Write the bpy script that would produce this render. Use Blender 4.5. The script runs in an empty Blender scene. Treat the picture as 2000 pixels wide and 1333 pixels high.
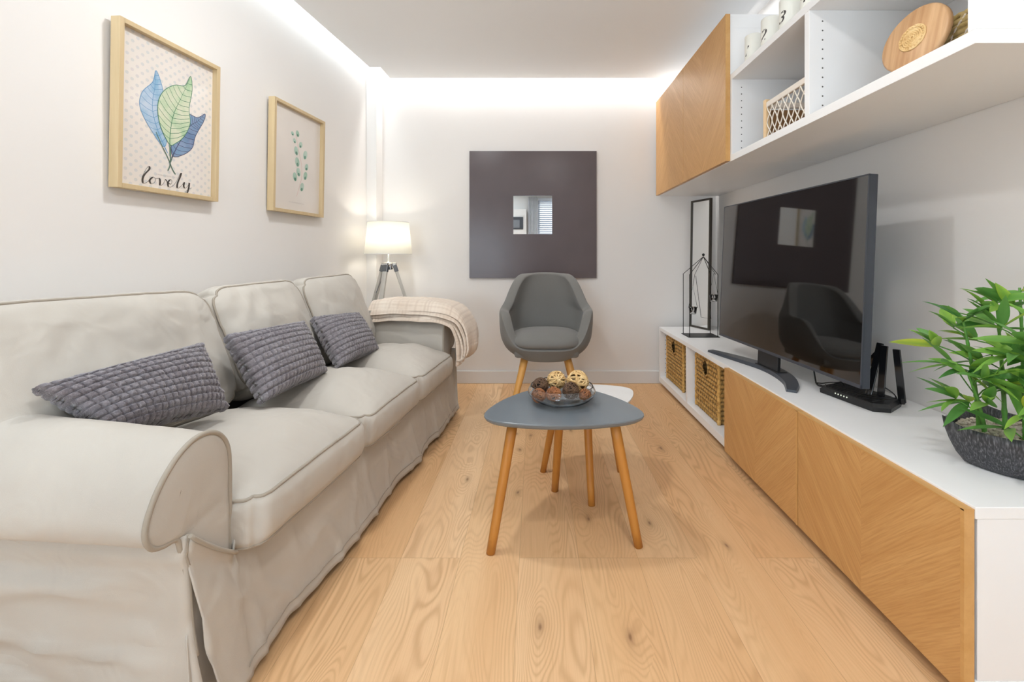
import bpy, bmesh, math, random
from mathutils import Vector, Matrix, noise
random.seed(7)
PI = math.pi
SC = bpy.context.scene
COL = SC.collection

# ------------------------------------------------------------------ camera, world, lights
cam_d = bpy.data.cameras.new('camera'); cam = bpy.data.objects.new('camera', cam_d); COL.objects.link(cam)
cam.location = (0, 0, 0.95); cam.rotation_euler = (PI/2, 0, 0)
cam_d.lens = 16.0; cam_d.sensor_width = 36.0
cam_d.shift_x = -0.0225; cam_d.shift_y = -0.0832
cam_d.clip_start = 0.02
SC.camera = cam
SC.view_settings.view_transform = 'Standard'; SC.view_settings.look = 'None'
SC.view_settings.gamma = 1.0; SC.view_settings.use_curve_mapping = False
SC.view_settings.exposure = 0.47

w = bpy.data.worlds.new('world'); SC.world = w; w.use_nodes = True
w.node_tree.nodes['Background'].inputs[0].default_value = (0.80, 0.90, 1.0, 1)
w.node_tree.nodes['Background'].inputs[1].default_value = 1.5

def area(name, loc, rot, sx, sy, power, col, shape='RECTANGLE', spread=math.radians(180)):
    d = bpy.data.lights.new(name, 'AREA'); d.shape = shape; d.size = sx
    if shape in ('RECTANGLE', 'ELLIPSE'): d.size_y = sy
    d.energy = power; d.color = col; d.spread = spread
    o = bpy.data.objects.new(name, d); COL.objects.link(o); o.location = loc; o.rotation_euler = rot
    return o
NEUT = (0.93, 0.965, 1.0); COOL = (0.84, 0.92, 1.0)
LA = math.atan(0.108)                                   # the left wall runs slightly askew
def wall_x(y): return -1.206 - 0.108*(3.27 - y)
# recessed ceiling lamps
area('downlight', (-0.55, 1.62, 2.232), (0, 0, 0), 0.16, 0.16, 8.0, (0.93, 0.96, 0.98), 'DISK')
area('downlight', (0.22, 0.50, 2.232), (0, 0, 0), 0.16, 0.16, 6.5, (0.97, 0.95, 0.93), 'DISK')
area('downlight', (-0.40, -0.60, 2.232), (0, 0, 0), 0.16, 0.16, 1.0, NEUT, 'DISK')
area('downlight', (0.55, -1.30, 2.232), (0, 0, 0), 0.16, 0.16, 1.0, NEUT, 'DISK')
# unseen fill added behind the camera, aimed up to brighten the ceiling
area('ceiling_fill', (0.1, -1.55, 0.75), (math.radians(180-32), 0, 0), 0.6, 0.6, 15.0, (0.68, 0.85, 1.0), spread=math.radians(110))
# LED strips in the ceiling cove
area('cove_light', (0.10, 3.355, 2.40), (0, 0, 0), 2.2, 0.04, 9.5, (0.96, 0.96, 0.96))
area('cove_light', (wall_x(0.6)+0.05, 0.6, 2.40), (0, 0, -LA), 0.05, 5.2, 9.5, (0.82, 0.93, 1.0))
area('cove_light', (1.25, 0.6, 2.40), (0, 0, 0), 0.12, 5.2, 3.0, NEUT)
# daylight fill panels added behind the camera, with no window modelled at them
area('daylight_fill', (-1.18, -2.90, 1.25), (math.radians(114), 0, math.radians(-8)), 1.15, 1.6, 52.0, (0.70, 0.86, 1.0))
area('daylight_fill', (0.95, -2.90, 1.25), (math.radians(112), 0, 0), 0.7, 1.6, 2.0, COOL)

# ------------------------------------------------------------------ helpers
def lin(r, g=None, b=None):
    if g is None: r, g, b = r
    def f(c):
        c /= 255.0
        return c/12.92 if c <= 0.04045 else ((c+0.055)/1.055)**2.4
    return (f(r), f(g), f(b), 1.0)

def finish(o, kind=None, label=None, cat=None, group=None):
    if kind: o['kind'] = kind
    if label: o['label'] = label
    if cat: o['category'] = cat
    if group: o['group'] = group
    return o

def mesh(name, verts, faces, mat, parent=None, smooth=False, **tags):
    me = bpy.data.meshes.new(name); me.from_pydata([tuple(v) for v in verts], [], faces); me.update()
    if mat: me.materials.append(mat)
    o = bpy.data.objects.new(name, me); COL.objects.link(o)
    if parent: o.parent = parent
    if smooth:
        for p in me.polygons: p.use_smooth = True
    return finish(o, **tags)

def bobj(name, bm, mat, parent=None, smooth=False, **tags):
    bmesh.ops.recalc_face_normals(bm, faces=bm.faces[:])
    me = bpy.data.meshes.new(name); bm.to_mesh(me); bm.free()
    if mat:
        for m in (mat if isinstance(mat, (list, tuple)) else [mat]): me.materials.append(m)
    o = bpy.data.objects.new(name, me); COL.objects.link(o)
    if parent: o.parent = parent
    if smooth:
        for p in me.polygons: p.use_smooth = True
    return finish(o, **tags)

def empty(name, loc, rz=0, **tags):
    o = bpy.data.objects.new(name, None); COL.objects.link(o); o.location = loc; o.rotation_euler = (0, 0, rz)
    o.empty_display_size = 0.05
    return finish(o, **tags)

def add_box(bm, lo, hi, bevel=0.0, M=None, mi=0, seg=2):
    c = [(a+b)/2 for a, b in zip(lo, hi)]; s = [abs(b-a) for a, b in zip(lo, hi)]
    r = bmesh.ops.create_cube(bm, size=1.0)
    vs = r['verts']
    for v in vs: v.co = Vector((v.co.x*s[0]+c[0], v.co.y*s[1]+c[1], v.co.z*s[2]+c[2]))
    fs = set(f for v in vs for f in v.link_faces)
    if bevel > 0:
        es = list(set(e for v in vs for e in v.link_edges))
        rb = bmesh.ops.bevel(bm, geom=es, offset=min(bevel, min(s)*0.45), segments=seg, affect='EDGES', profile=0.5)
        vs = list(set(v for f in rb['faces'] for v in f.verts) | set(v for v in vs if v.is_valid))
        fs = set(f for v in vs for f in v.link_faces)
    for f in fs: f.material_index = mi
    if M is not None:
        for v in vs: v.co = M @ v.co
    return vs

def box(name, lo, hi, mat, parent=None, bevel=0.0, **tags):
    bm = bmesh.new(); add_box(bm, lo, hi, bevel); return bobj(name, bm, mat, parent, **tags)

def add_tube(bm, pts, rad, n=8, closed=False, mi=0, flat=None):
    pts = [Vector(p) for p in pts]; N = len(pts)
    rads = rad if isinstance(rad, (list, tuple)) else [rad]*N
    rings = []; prev = None
    for i, p in enumerate(pts):
        if closed: t = pts[(i+1) % N] - pts[i-1]
        else: t = pts[min(i+1, N-1)] - pts[max(i-1, 0)]
        t.normalize()
        if prev is None:
            up = Vector((0, 0, 1)) if abs(t.z) < 0.9 else Vector((1, 0, 0))
            a = t.cross(up).normalized()
        else:
            a = (prev - t*prev.dot(t)).normalized()
        b = t.cross(a); prev = a
        fl = flat if flat else 1.0
        rings.append([bm.verts.new(p + a*math.cos(2*PI*k/n)*rads[i] + b*math.sin(2*PI*k/n)*rads[i]*fl) for k in range(n)])
    rr = N if closed else N-1
    for i in range(rr):
        A, B = rings[i], rings[(i+1) % N]
        for k in range(n):
            f = bm.faces.new((A[k], A[(k+1) % n], B[(k+1) % n], B[k])); f.material_index = mi; f.smooth = True
    if not closed:
        for r in (rings[0], rings[-1]):
            f = bm.faces.new(r); f.material_index = mi

def tube(name, pts, rad, mat, parent=None, n=8, closed=False, flat=None, **tags):
    bm = bmesh.new(); add_tube(bm, pts, rad, n, closed, 0, flat); return bobj(name, bm, mat, parent, **tags)

def catmull(P, n=8, closed=False):
    P = [Vector(p) for p in P]; out = []; N = len(P)
    for i in range(N if closed else N-1):
        if closed: p0, p1, p2, p3 = P[i-1], P[i], P[(i+1) % N], P[(i+2) % N]
        else: p0, p1, p2, p3 = P[max(i-1, 0)], P[i], P[i+1], P[min(i+2, N-1)]
        for k in range(n):
            t = k/n
            out.append(0.5*((2*p1)+(p2-p0)*t+(2*p0-5*p1+4*p2-p3)*t*t+(3*p1-p0-3*p2+p3)*t**3))
    if not closed: out.append(P[-1])
    return out

def lathe(bm, prof, n=40, c=(0, 0, 0), mi=0):
    rings = []
    for r, z in prof:
        if r < 1e-6: rings.append([bm.verts.new((c[0], c[1], c[2]+z))])
        else: rings.append([bm.verts.new((c[0]+r*math.cos(2*PI*k/n), c[1]+r*math.sin(2*PI*k/n), c[2]+z)) for k in range(n)])
    for A, B in zip(rings, rings[1:]):
        for k in range(n):
            k2 = (k+1) % n
            if len(A) == 1 and len(B) == 1: continue
            if len(A) == 1: f = bm.faces.new((A[0], B[k], B[k2]))
            elif len(B) == 1: f = bm.faces.new((A[k], A[k2], B[0]))
            else: f = bm.faces.new((A[k], A[k2], B[k2], B[k]))
            f.smooth = True; f.material_index = mi

def grid_faces(nu, nv, off=0, wrap=False):
    F = []
    for i in range(nu-1 if not wrap else nu):
        for j in range(nv-1):
            i2 = (i+1) % nu
            F.append((off+i*nv+j, off+i2*nv+j, off+i2*nv+j+1, off+i*nv+j+1))
    return F

def fbm(p, o=3): return noise.fractal(Vector(p), 1.0, 2.0, o)
def ridge(p, k=5):
    return max(0.0, 1-abs(noise.noise(Vector(p)))*2.2)**k
def sstep(a, b, x):
    t = max(0, min(1, (x-a)/(b-a))); return t*t*(3-2*t)
def lerp(a, b, t): return a+(b-a)*t

# ------------------------------------------------------------------ materials
class NT:
    def __init__(s, name):
        s.m = bpy.data.materials.new(name); s.m.use_nodes = True
        s.t = s.m.node_tree; s.b = s.t.nodes['Principled BSDF']; s.co = None
    def n(s, typ, **kw):
        nd = s.t.nodes.new(typ)
        for k, v in kw.items():
            if k.startswith('i_'):
                key = k[2:]; nd.inputs[int(key) if key.isdigit() else key.replace('_', ' ')].default_value = v
            else: setattr(nd, k, v)
        return nd
    def l(s, a, b): s.t.links.new(a, b)
    def coord(s, scale=(1, 1, 1), rot=(0, 0, 0), loc=(0, 0, 0), kind='Object'):
        tc = s.n('ShaderNodeTexCoord'); mp = s.n('ShaderNodeMapping')
        mp.inputs['Scale'].default_value = scale; mp.inputs['Rotation'].default_value = rot; mp.inputs['Location'].default_value = loc
        s.l(tc.outputs[kind], mp.inputs[0]); return mp.outputs[0]
    def noise(s, vec, scale, detail=3, rough=0.5, dist=0.0):
        nd = s.n('ShaderNodeTexNoise'); nd.inputs['Scale'].default_value = scale; nd.inputs['Detail'].default_value = detail
        nd.inputs['Roughness'].default_value = rough; nd.inputs['Distortion'].default_value = dist
        s.l(vec, nd.inputs['Vector']); return nd.outputs['Fac']
    def math(s, op, a, b=None, c=None):
        nd = s.n('ShaderNodeMath', operation=op)
        for i, x in enumerate((a, b, c)):
            if x is None: continue
            if isinstance(x, (int, float)): nd.inputs[i].default_value = x
            else: s.l(x, nd.inputs[i])
        return nd.outputs[0]
    def ramp(s, fac, stops, interp='LINEAR'):
        nd = s.n('ShaderNodeValToRGB'); cr = nd.color_ramp; cr.interpolation = interp
        while len(cr.elements) < len(stops): cr.elements.new(0.5)
        for e, (p, c) in zip(cr.elements, stops):
            e.position = p; e.color = c if len(c) == 4 else (*c, 1)
        s.l(fac, nd.inputs[0]); return nd.outputs[0]
    def mix(s, fac, a, b, blend='MIX'):
        nd = s.n('ShaderNodeMix', data_type='RGBA', blend_type=blend)
        for i, x in ((0, fac), (6, a), (7, b)):
            if isinstance(x, (int, float)): nd.inputs[i].default_value = x
            elif isinstance(x, tuple): nd.inputs[i].default_value = x
            else: s.l(x, nd.inputs[i])
        return nd.outputs[2]
    def bump(s, h, strength=0.3, dist=0.01, normal=None):
        nd = s.n('ShaderNodeBump'); nd.inputs['Strength'].default_value = strength; nd.inputs['Distance'].default_value = dist
        s.l(h, nd.inputs['Height'])
        if normal is not None: s.l(normal, nd.inputs['Normal'])
        s.l(nd.outputs[0], s.b.inputs['Normal']); return nd.outputs[0]
    def col(s, c):
        if isinstance(c, tuple): s.b.inputs['Base Color'].default_value = c
        else: s.l(c, s.b.inputs['Base Color'])
    def set(s, **kw):
        for k, v in kw.items(): s.b.inputs[k.replace('_', ' ')].default_value = v
        return s

def simple(name, c, rough=0.5, metal=0.0, nscale=None, namt=0.04, bump=None, **kw):
    s = NT(name); base = lin(c)
    v = s.coord()
    f = s.noise(v, nscale or 12, 3)
    dark = tuple(x*(1-namt) for x in base[:3])+(1,); lite = tuple(min(1, x*(1+namt)) for x in base[:3])+(1,)
    s.col(s.ramp(f, [(0.3, dark), (0.7, lite)]))
    s.set(Roughness=rough, Metallic=metal, **kw)
    if bump:
        f2 = s.noise(v, bump[0], 4); s.bump(f2, bump[1], bump[2])
    return s.m

M = {}
M['wall'] = simple('wall_paint', (237, 233, 229), 0.75, nscale=1.5, namt=0.012, bump=(60, 0.05, 0.002))
M['ceiling'] = simple('ceiling_paint', (246, 246, 246), 0.8, nscale=1.5, namt=0.01)
M['white_lac'] = simple('white_laminate', (243, 242, 241), 0.38, nscale=3, namt=0.01)
M['white_board'] = simple('baseboard_paint', (228, 226, 224), 0.45, nscale=3, namt=0.01)
M['black'] = simple('black_plastic', (24, 24, 26), 0.42, namt=0.1)
M['darkgrey'] = simple('dark_grey_plastic', (62, 66, 74), 0.35, namt=0.05)
M['gloss_black'] = simple('gloss_black_plastic', (20, 20, 22), 0.12, namt=0.1)
M['wire'] = simple('black_wire', (40, 38, 36), 0.5, 0.6, namt=0.1)
M['chrome'] = simple('chrome', (205, 207, 210), 0.15, 1.0, namt=0.03)
M['grey_metal'] = simple('grey_metal', (120, 124, 130), 0.3, 0.9, namt=0.05)
M['hole'] = simple('dark_hole', (90, 88, 84), 0.7)
M['cord_white'] = simple('cotton_cord', (236, 226, 212), 0.8, nscale=200, namt=0.08, bump=(400, 0.3, 0.002))
M['ink'] = simple('dark_ink', (70, 64, 60), 0.7)
M['stem'] = simple('bamboo_stem', (92, 150, 62), 0.45, nscale=30, namt=0.25)
M['paper_glass'] = None

# floor planks
def mk_floor():
    s = NT('oak_floor'); tc = s.n('ShaderNodeTexCoord'); sep = s.n('ShaderNodeSeparateXYZ'); s.l(tc.outputs['Object'], sep.inputs[0])
    X, Y = sep.outputs[0], sep.outputs[1]
    W = 0.186
    u = s.math('DIVIDE', s.math('ADD', X, 0.049 + 20*W), W)
    idx = s.math('FLOOR', u); fu = s.math('FRACT', u)
    wn = s.n('ShaderNodeTexWhiteNoise', noise_dimensions='1D'); s.l(idx, wn.inputs['W'])
    odd = s.math('COMPARE', s.math('MODULO', idx, 4.0), 3.0, 0.1)
    v = s.math('DIVIDE', s.math('ADD', s.math('SUBTRACT', Y, 1.43-22.0), s.math('MULTIPLY', odd, 0.93)), 2.2)
    idy = s.math('FLOOR', v); fv = s.math('FRACT', v)
    seed = s.math('ADD', s.math('MULTIPLY', idx, 7.31), s.math('MULTIPLY', idy, 3.77))
    wn2 = s.n('ShaderNodeTexWhiteNoise', noise_dimensions='1D'); s.l(seed, wn2.inputs['W'])
    R = wn2.outputs['Value']
    def vec(sx, sy, zs=1.0):
        c = s.n('ShaderNodeCombineXYZ'); s.l(s.math('MULTIPLY', X, sx), c.inputs[0]); s.l(s.math('MULTIPLY', Y, sy), c.inputs[1]); s.l(s.math('MULTIPLY', seed, zs), c.inputs[2]); return c.outputs[0]
    # cathedral grain : contour lines of stretched noise
    # knots
    vo = s.n('ShaderNodeTexVoronoi', feature='F1', voronoi_dimensions='2D'); vo.inputs['Scale'].default_value = 1.0; vo.inputs['Randomness'].default_value = 1.0
    nz = s.n('ShaderNodeTexNoise'); nz.inputs['Scale'].default_value = 9; s.l(tc.outputs['Object'], nz.inputs['Vector'])
    va = s.n('ShaderNodeVectorMath', operation='MULTIPLY_ADD'); s.l(nz.outputs['Color'], va.inputs[0]); va.inputs[1].default_value = (0.10, 0.16, 0); sh_ = s.n('ShaderNodeCombineXYZ'); s.l(s.math('MULTIPLY_ADD', X, 6.0, s.math('MULTIPLY', seed, 0.37)), sh_.inputs[0]); s.l(s.math('MULTIPLY_ADD', Y, 2.6, s.math('MULTIPLY', seed, 0.61)), sh_.inputs[1]); s.l(sh_.outputs[0], va.inputs[2])
    s.l(va.outputs[0], vo.inputs['Vector'])
    kd = s.math('ADD', vo.outputs['Distance'], s.math('MULTIPLY', s.math('LESS_THAN', s.n_rand(vo), 0.74), 1.0))
    n1 = s.noise(vec(5.5, 0.85, 1.7), 1.0, 2.0, 0.45, 0.35)
    n1 = s.math('ADD', n1, s.math('MULTIPLY', s.ramp(kd, [(0.0, (1,)*3), (0.45, (0,)*3)], 'EASE'), 0.13))
    ring = s.math('SINE', s.math('MULTIPLY', n1, 270.0))
    ring = s.math('MULTIPLY_ADD', ring, 0.5, 0.5)
    ring = s.math('POWER', ring, 2.2)
    amp = s.noise(vec(6.0, 1.0, 5.1), 1.0, 2, 0.5)
    amp = s.ramp(amp, [(0.36, (0.12,)*3), (0.62, (1,)*3)])
    fine = s.noise(vec(260, 5, 2.0), 1.0, 3, 0.6)
    base = s.ramp(R, [(0.0, lin(226, 182, 134)), (0.35, lin(235, 196, 150)), (0.7, lin(230, 190, 144)), (1.0, lin(240, 204, 161))])
    broad = s.noise(vec(4, 0.7, 0.7), 1.0, 3, 0.55)
    c = s.mix(s.ramp(broad, [(0.3, (0,)*3), (0.75, (0.75,)*3)]), base, lin(215, 164, 113))
    rf = s.math('MULTIPLY', s.math('MULTIPLY', ring, amp), 0.42)
    c = s.mix(rf, c, lin(176, 128, 84))
    c = s.mix(s.math('MULTIPLY', s.ramp(fine, [(0.45, (0,)*3), (0.75, (1,)*3)]), 0.28), c, lin(196, 150, 104))
    k = s.ramp(kd, [(0.012, (0.75,)*3), (0.035, (0.35,)*3), (0.09, (0.10,)*3), (0.2, (0,)*3)])
    c = s.mix(k, c, lin(112, 74, 46))
    # joints
    jx = s.math('LESS_THAN', s.math('MULTIPLY', s.math('MINIMUM', fu, s.math('SUBTRACT', 1.0, fu)), W), 0.0009)
    jy = s.math('LESS_THAN', s.math('MULTIPLY', s.math('MINIMUM', fv, s.math('SUBTRACT', 1.0, fv)), 2.2), 0.0009)
    j = s.math('MAXIMUM', jx, jy)
    c = s.mix(s.math('MULTIPLY', j, 0.35), c, lin(150, 108, 70))
    s.col(c); s.set(Roughness=0.5); s.b.inputs['Specular IOR Level'].default_value = 0.4
    s.bump(s.math('ADD', s.math('MULTIPLY', ring, 0.3), fine), 0.08, 0.002)
    return s.m
def n_rand(s, vo):
    sp = s.n('ShaderNodeSeparateColor'); s.l(vo.outputs['Color'], sp.inputs[0]); return sp.outputs[0]
NT.n_rand = n_rand
M['floor'] = mk_floor()

# straight wood grain; flip=+1/-1 tilts it for the chevron veneer (object space: y along wall, z up)
def mk_chevron(name, yc, tone):
    s = NT(name); tc = s.n('ShaderNodeTexCoord'); sep = s.n('ShaderNodeSeparateXYZ'); s.l(tc.outputs['Object'], sep.inputs[0])
    Y, Z = s.math('SUBTRACT', sep.outputs[1], yc[0]), sep.outputs[2]
    # mirror about the seam
    sg = s.math('ABSOLUTE', Y)
    if yc[1] < 0: sg = s.math('MULTIPLY', sg, -1.0)
    a = math.radians(38)
    across = s.math('ADD', s.math('MULTIPLY', sg, math.sin(a)*1.25), s.math('MULTIPLY', Z, math.cos(a)))
    along = s.math('SUBTRACT', s.math('MULTIPLY', sg, math.cos(a)), s.math('MULTIPLY', Z, math.sin(a)))
    side = s.math('GREATER_THAN', Y, 0.0)
    c = s.n('ShaderNodeCombineXYZ'); s.l(across, c.inputs[0]); s.l(s.math('MULTIPLY', along, 0.04), c.inputs[1]); s.l(s.math('MULTIPLY', side, 4.3), c.inputs[2])
    fine = s.noise(c.outputs[0], 210, 3, 0.6); mid = s.noise(c.outputs[0], 26, 3, 0.55); big = s.noise(c.outputs[0], 7, 2, 0.5)
    c1, c2, c3 = tone
    col = s.ramp(mid, [(0.3, lin(c1)), (0.7, lin(c2))])
    col = s.mix(s.math('MULTIPLY', s.ramp(fine, [(0.40, (0,)*3), (0.66, (1,)*3)]), 0.6), col, lin(c3))
    col = s.mix(s.math('MULTIPLY', s.ramp(big, [(0.4, (0,)*3), (0.65, (1,)*3)]), 0.3), col, lin(c3))
    s.col(col); s.set(Roughness=0.42); s.bump(fine, 0.1, 0.001)
    return s.m
TONE = ((205, 155, 96), (219, 172, 112), (184, 132, 74))

def mk_wood(name, c1, c2, c3, axis=2, scale=1.0, rough=0.45):
    s = NT(name); sc = [28*scale]*3; sc[axis] = 1.6*scale
    v = s.coord(scale=tuple(sc))
    n1 = s.noise(v, 1.0, 3, 0.55, 0.6); n2 = s.noise(v, 5.0, 3, 0.6)
    col = s.ramp(n1, [(0.3, lin(c1)), (0.7, lin(c2))])
    col = s.mix(s.math('MULTIPLY', n2, 0.35), col, lin(c3))
    s.col(col); s.set(Roughness=rough); s.bump(n2, 0.08, 0.001); return s.m
M['leg_wood'] = mk_wood('honey_bamboo_wood', (190, 124, 50), (204, 140, 62), (152, 94, 34))
M['chair_wood'] = mk_wood('chair_leg_wood', (214, 156, 78), (228, 174, 98), (184, 124, 56))
M['frame_wood'] = mk_wood('pale_frame_wood', (207, 183, 142), (218, 195, 155), (184, 156, 112), rough=0.5)
M['pale_wood'] = mk_wood('pale_pine', (238, 204, 156), (246, 216, 172), (222, 180, 128))
M['edge_wood'] = mk_wood('oak_edge', (206, 156, 92), (218, 170, 108), (180, 130, 72), axis=1)
M['acacia'] = mk_wood('striped_wood', (186, 138, 92), (224, 182, 136), (150, 102, 62), axis=1, scale=1.6)
M['lamp_wood'] = mk_wood('whitewashed_wood', (186, 182, 174), (214, 210, 202), (150, 146, 140))

def mk_fabric(name, c, rough=0.9, weave=900, wr=0.35, wsc=5.0, var=0.05, wd=0.012):
    s = NT(name); v = s.coord(); b = lin(c)
    f = s.noise(v, 3.0, 3)
    col = s.ramp(f, [(0.3, tuple(x*(1-var) for x in b[:3])), (0.7, tuple(min(1, x*(1+var)) for x in b[:3]))])
    w1 = s.n('ShaderNodeTexNoise'); w1.inputs['Scale'].default_value = weave; w1.inputs['Detail'].default_value = 2; s.l(v, w1.inputs['Vector'])
    col = s.mix(s.math('MULTIPLY', w1.outputs['Fac'], 0.18), col, tuple(x*0.6 for x in b[:3])+(1,))
    s.col(col); s.set(Roughness=rough); s.b.inputs['Sheen Weight'].default_value = 0.15
    s.b.inputs['Specular IOR Level'].default_value = 0.25
    wr1 = s.noise(v, wsc, 2, 0.5, 1.2)
    h = s.math('ADD', s.math('MULTIPLY', wr1, 1.0), s.math('MULTIPLY', w1.outputs['Fac'], 0.02))
    s.bump(h, wr, wd); return s.m
M['sofa'] = mk_fabric('beige_cotton_cover', (197, 190, 180), wr=0.5, wsc=6, wd=0.02)
M['sofa_seam'] = mk_fabric('beige_piping', (170, 160, 146), wr=0.1)
M['chair'] = mk_fabric('grey_wool', (122, 120, 116), weave=700, wr=0.05, var=0.04)

def mk_fur():
    s = NT('grey_plush'); v = s.coord()
    n1 = s.noise(v, 90, 4, 0.7); n2 = s.noise(v, 14, 3); n3 = s.noise(v, 420, 2)
    col = s.ramp(n1, [(0.3, lin(96, 90, 95)), (0.55, lin(128, 121, 126)), (0.75, lin(168, 161, 164))])
    col = s.mix(s.ramp(n2, [(0.35, (0,)*3), (0.7, (0.5,)*3)]), col, lin(150, 146, 150))
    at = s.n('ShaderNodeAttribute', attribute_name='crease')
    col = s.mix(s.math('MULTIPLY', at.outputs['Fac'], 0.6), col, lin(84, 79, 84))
    s.col(col); s.set(Roughness=0.95); s.b.inputs['Sheen Weight'].default_value = 0.5
    s.b.inputs['Specular IOR Level'].default_value = 0.1
    s.bump(s.math('ADD', n1, s.math('MULTIPLY', n3, 0.5)), 0.7, 0.006); return s.m
M['fur'] = mk_fur()
def mk_throw():
    s = NT('cream_waffle_knit'); v = s.coord()
    n1 = s.noise(v, 300, 3, 0.6); n2 = s.noise(v, 8, 2)
    col = s.ramp(n2, [(0.3, lin(226, 208, 190)), (0.7, lin(236, 222, 206))])
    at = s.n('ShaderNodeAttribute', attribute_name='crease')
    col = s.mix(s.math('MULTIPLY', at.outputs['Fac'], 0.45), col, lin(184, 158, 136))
    s.col(col); s.set(Roughness=0.95); s.b.inputs['Sheen Weight'].default_value = 0.3
    s.bump(n1, 0.5, 0.003); return s.m
M['throw'] = mk_throw()
def mk_glass(name, rough=0.0, col=(1, 1, 1, 1)):
    s = NT(name); s.col(col); s.set(Roughness=rough); s.b.inputs['Transmission Weight'].default_value = 1.0; s.b.inputs['IOR'].default_value = 1.45
    return s.m
M['glass'] = mk_glass('clear_glass')
def mk_mirror():
    s = NT('mirror_silver'); v = s.coord(); n = s.noise(v, 2, 1)
    s.col(s.ramp(n, [(0, (0.86, 0.88, 0.88)), (1, (0.9, 0.91, 0.91))])); s.set(Roughness=0.01, Metallic=1.0); return s.m
M['mirror'] = mk_mirror()
def mk_satin(name, c, rough, spec=0.5, coat=0.0):
    s = NT(name); v = s.coord(); n = s.noise(v, 5, 2); b = lin(c)
    s.col(s.ramp(n, [(0.3, tuple(x*0.96 for x in b[:3])), (0.7, tuple(min(1, x*1.04) for x in b[:3]))]))
    r = s.ramp(n, [(0.3, (rough*0.95,)*3), (0.7, (rough*1.05,)*3)]); s.l(r, s.b.inputs['Roughness'])
    s.b.inputs['Specular IOR Level'].default_value = spec; s.b.inputs['Coat Weight'].default_value = coat
    s.b.inputs['Coat Roughness'].default_value = rough
    return s.m
M['frame_dark'] = mk_satin('satin_taupe_panel', (98, 87, 88), 0.24, 0.3)
M['table_grey'] = mk_satin('grey_lacquer', (112, 120, 126), 0.24, 0.6)
M['table_white'] = mk_satin('white_lacquer', (238, 236, 234), 0.3, 0.5)
M['tv_screen'] = mk_satin('tv_screen_glass', (12, 12, 12), 0.04, 1.0, 0.6)

def mk_weave(name, c1, c2, c3, sc=60):
    s = NT(name); v = s.coord(); n1 = s.noise(v, sc, 3, 0.6); n2 = s.noise(v, sc*5, 3)
    col = s.ramp(n1, [(0.25, lin(c3)), (0.5, lin(c1)), (0.8, lin(c2))])
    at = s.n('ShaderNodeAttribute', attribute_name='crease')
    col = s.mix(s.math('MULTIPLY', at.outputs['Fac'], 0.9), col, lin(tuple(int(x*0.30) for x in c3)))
    s.col(col); s.set(Roughness=0.7); s.bump(n2, 0.4, 0.002); return s.m
M['hyacinth'] = mk_weave('water_hyacinth', (218, 170, 94), (240, 200, 130), (160, 110, 50))
M['rattan_light'] = mk_weave('pale_rattan', (226, 190, 132), (242, 214, 164), (190, 146, 88), 40)
M['rattan_brown'] = mk_weave('red_brown_rattan', (156, 98, 58), (184, 124, 78), (104, 60, 34), 40)
M['rattan_dark'] = mk_weave('dark_brown_rattan', (92, 66, 46), (118, 88, 62), (58, 40, 28), 40)
M['seagrass'] = mk_weave('seagrass', (196, 172, 112), (218, 198, 146), (160, 134, 78), 50)

def mk_pot():
    s = NT('charcoal_brushed_pot'); v = s.coord(scale=(330, 330, 4))
    n = s.noise(v, 1.0, 2, 0.5)
    s.col(s.ramp(n, [(0.42, lin(46, 46, 50)), (0.58, lin(76, 76, 80)), (0.76, lin(124, 124, 128))])); s.set(Roughness=0.5)
    s.bump(n, 0.3, 0.002); return s.m
M['pot'] = mk_pot()
def mk_leaf():
    s = NT('bamboo_leaf'); v = s.coord(); n = s.noise(v, 9, 2); n2 = s.noise(v, 60, 2)
    at = s.n('ShaderNodeAttribute', attribute_name='tone')
    c = s.ramp(at.outputs['Fac'], [(0.0, lin(74, 130, 66)), (0.4, lin(116, 172, 82)), (0.75, lin(160, 204, 82)), (1.0, lin(212, 222, 74))])
    c = s.mix(s.math('MULTIPLY', n2, 0.2), c, lin(76, 140, 76))
    s.col(c); s.set(Roughness=0.4); s.b.inputs['Subsurface Weight'].default_value = 0.0
    # thin leaves let some light through
    tr = s.n('ShaderNodeBsdfTranslucent'); s.l(c, tr.inputs[0]); mx = s.n('ShaderNodeMixShader'); mx.inputs[0].default_value = 0.3
    out = s.t.nodes['Material Output']; s.l(s.b.outputs[0], mx.inputs[1]); s.l(tr.outputs[0], mx.inputs[2]); s.l(mx.outputs[0], out.inputs[0])
    return s.m
M['leaf'] = mk_leaf()
M['gravel'] = simple('pale_gravel', (206, 194, 178), 0.8, nscale=80, namt=0.2)
def mk_shade():
    s = NT('lamp_shade_fabric'); v = s.coord(); n = s.noise(v, 500, 2)
    c = s.ramp(n, [(0.3, (0.93, 0.91, 0.84)), (0.7, (0.97, 0.95, 0.88))]); s.col(c); s.set(Roughness=0.9)
    tr = s.n('ShaderNodeBsdfTranslucent'); s.l(c, tr.inputs[0]); mx = s.n('ShaderNodeMixShader'); mx.inputs[0].default_value = 0.55
    out = s.t.nodes['Material Output']; s.l(s.b.outputs[0], mx.inputs[1]); s.l(tr.outputs[0], mx.inputs[2]); s.l(mx.outputs[0], out.inputs[0])
    return s.m
M['shade'] = mk_shade()
def mk_emit(name, c, st):
    s = NT(name); s.col((*c, 1)); s.b.inputs['Emission Color'].default_value = (*c, 1); s.b.inputs['Emission Strength'].default_value = st; return s.m
M['bulb'] = mk_emit('bulb_glow', (1, 0.93, 0.80), 14)
M['led'] = mk_emit('router_led', (0.8, 0.85, 0.7), 0.5)
M['candle'] = simple('ivory_wax', (240, 238, 228), 0.45, namt=0.02)

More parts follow.
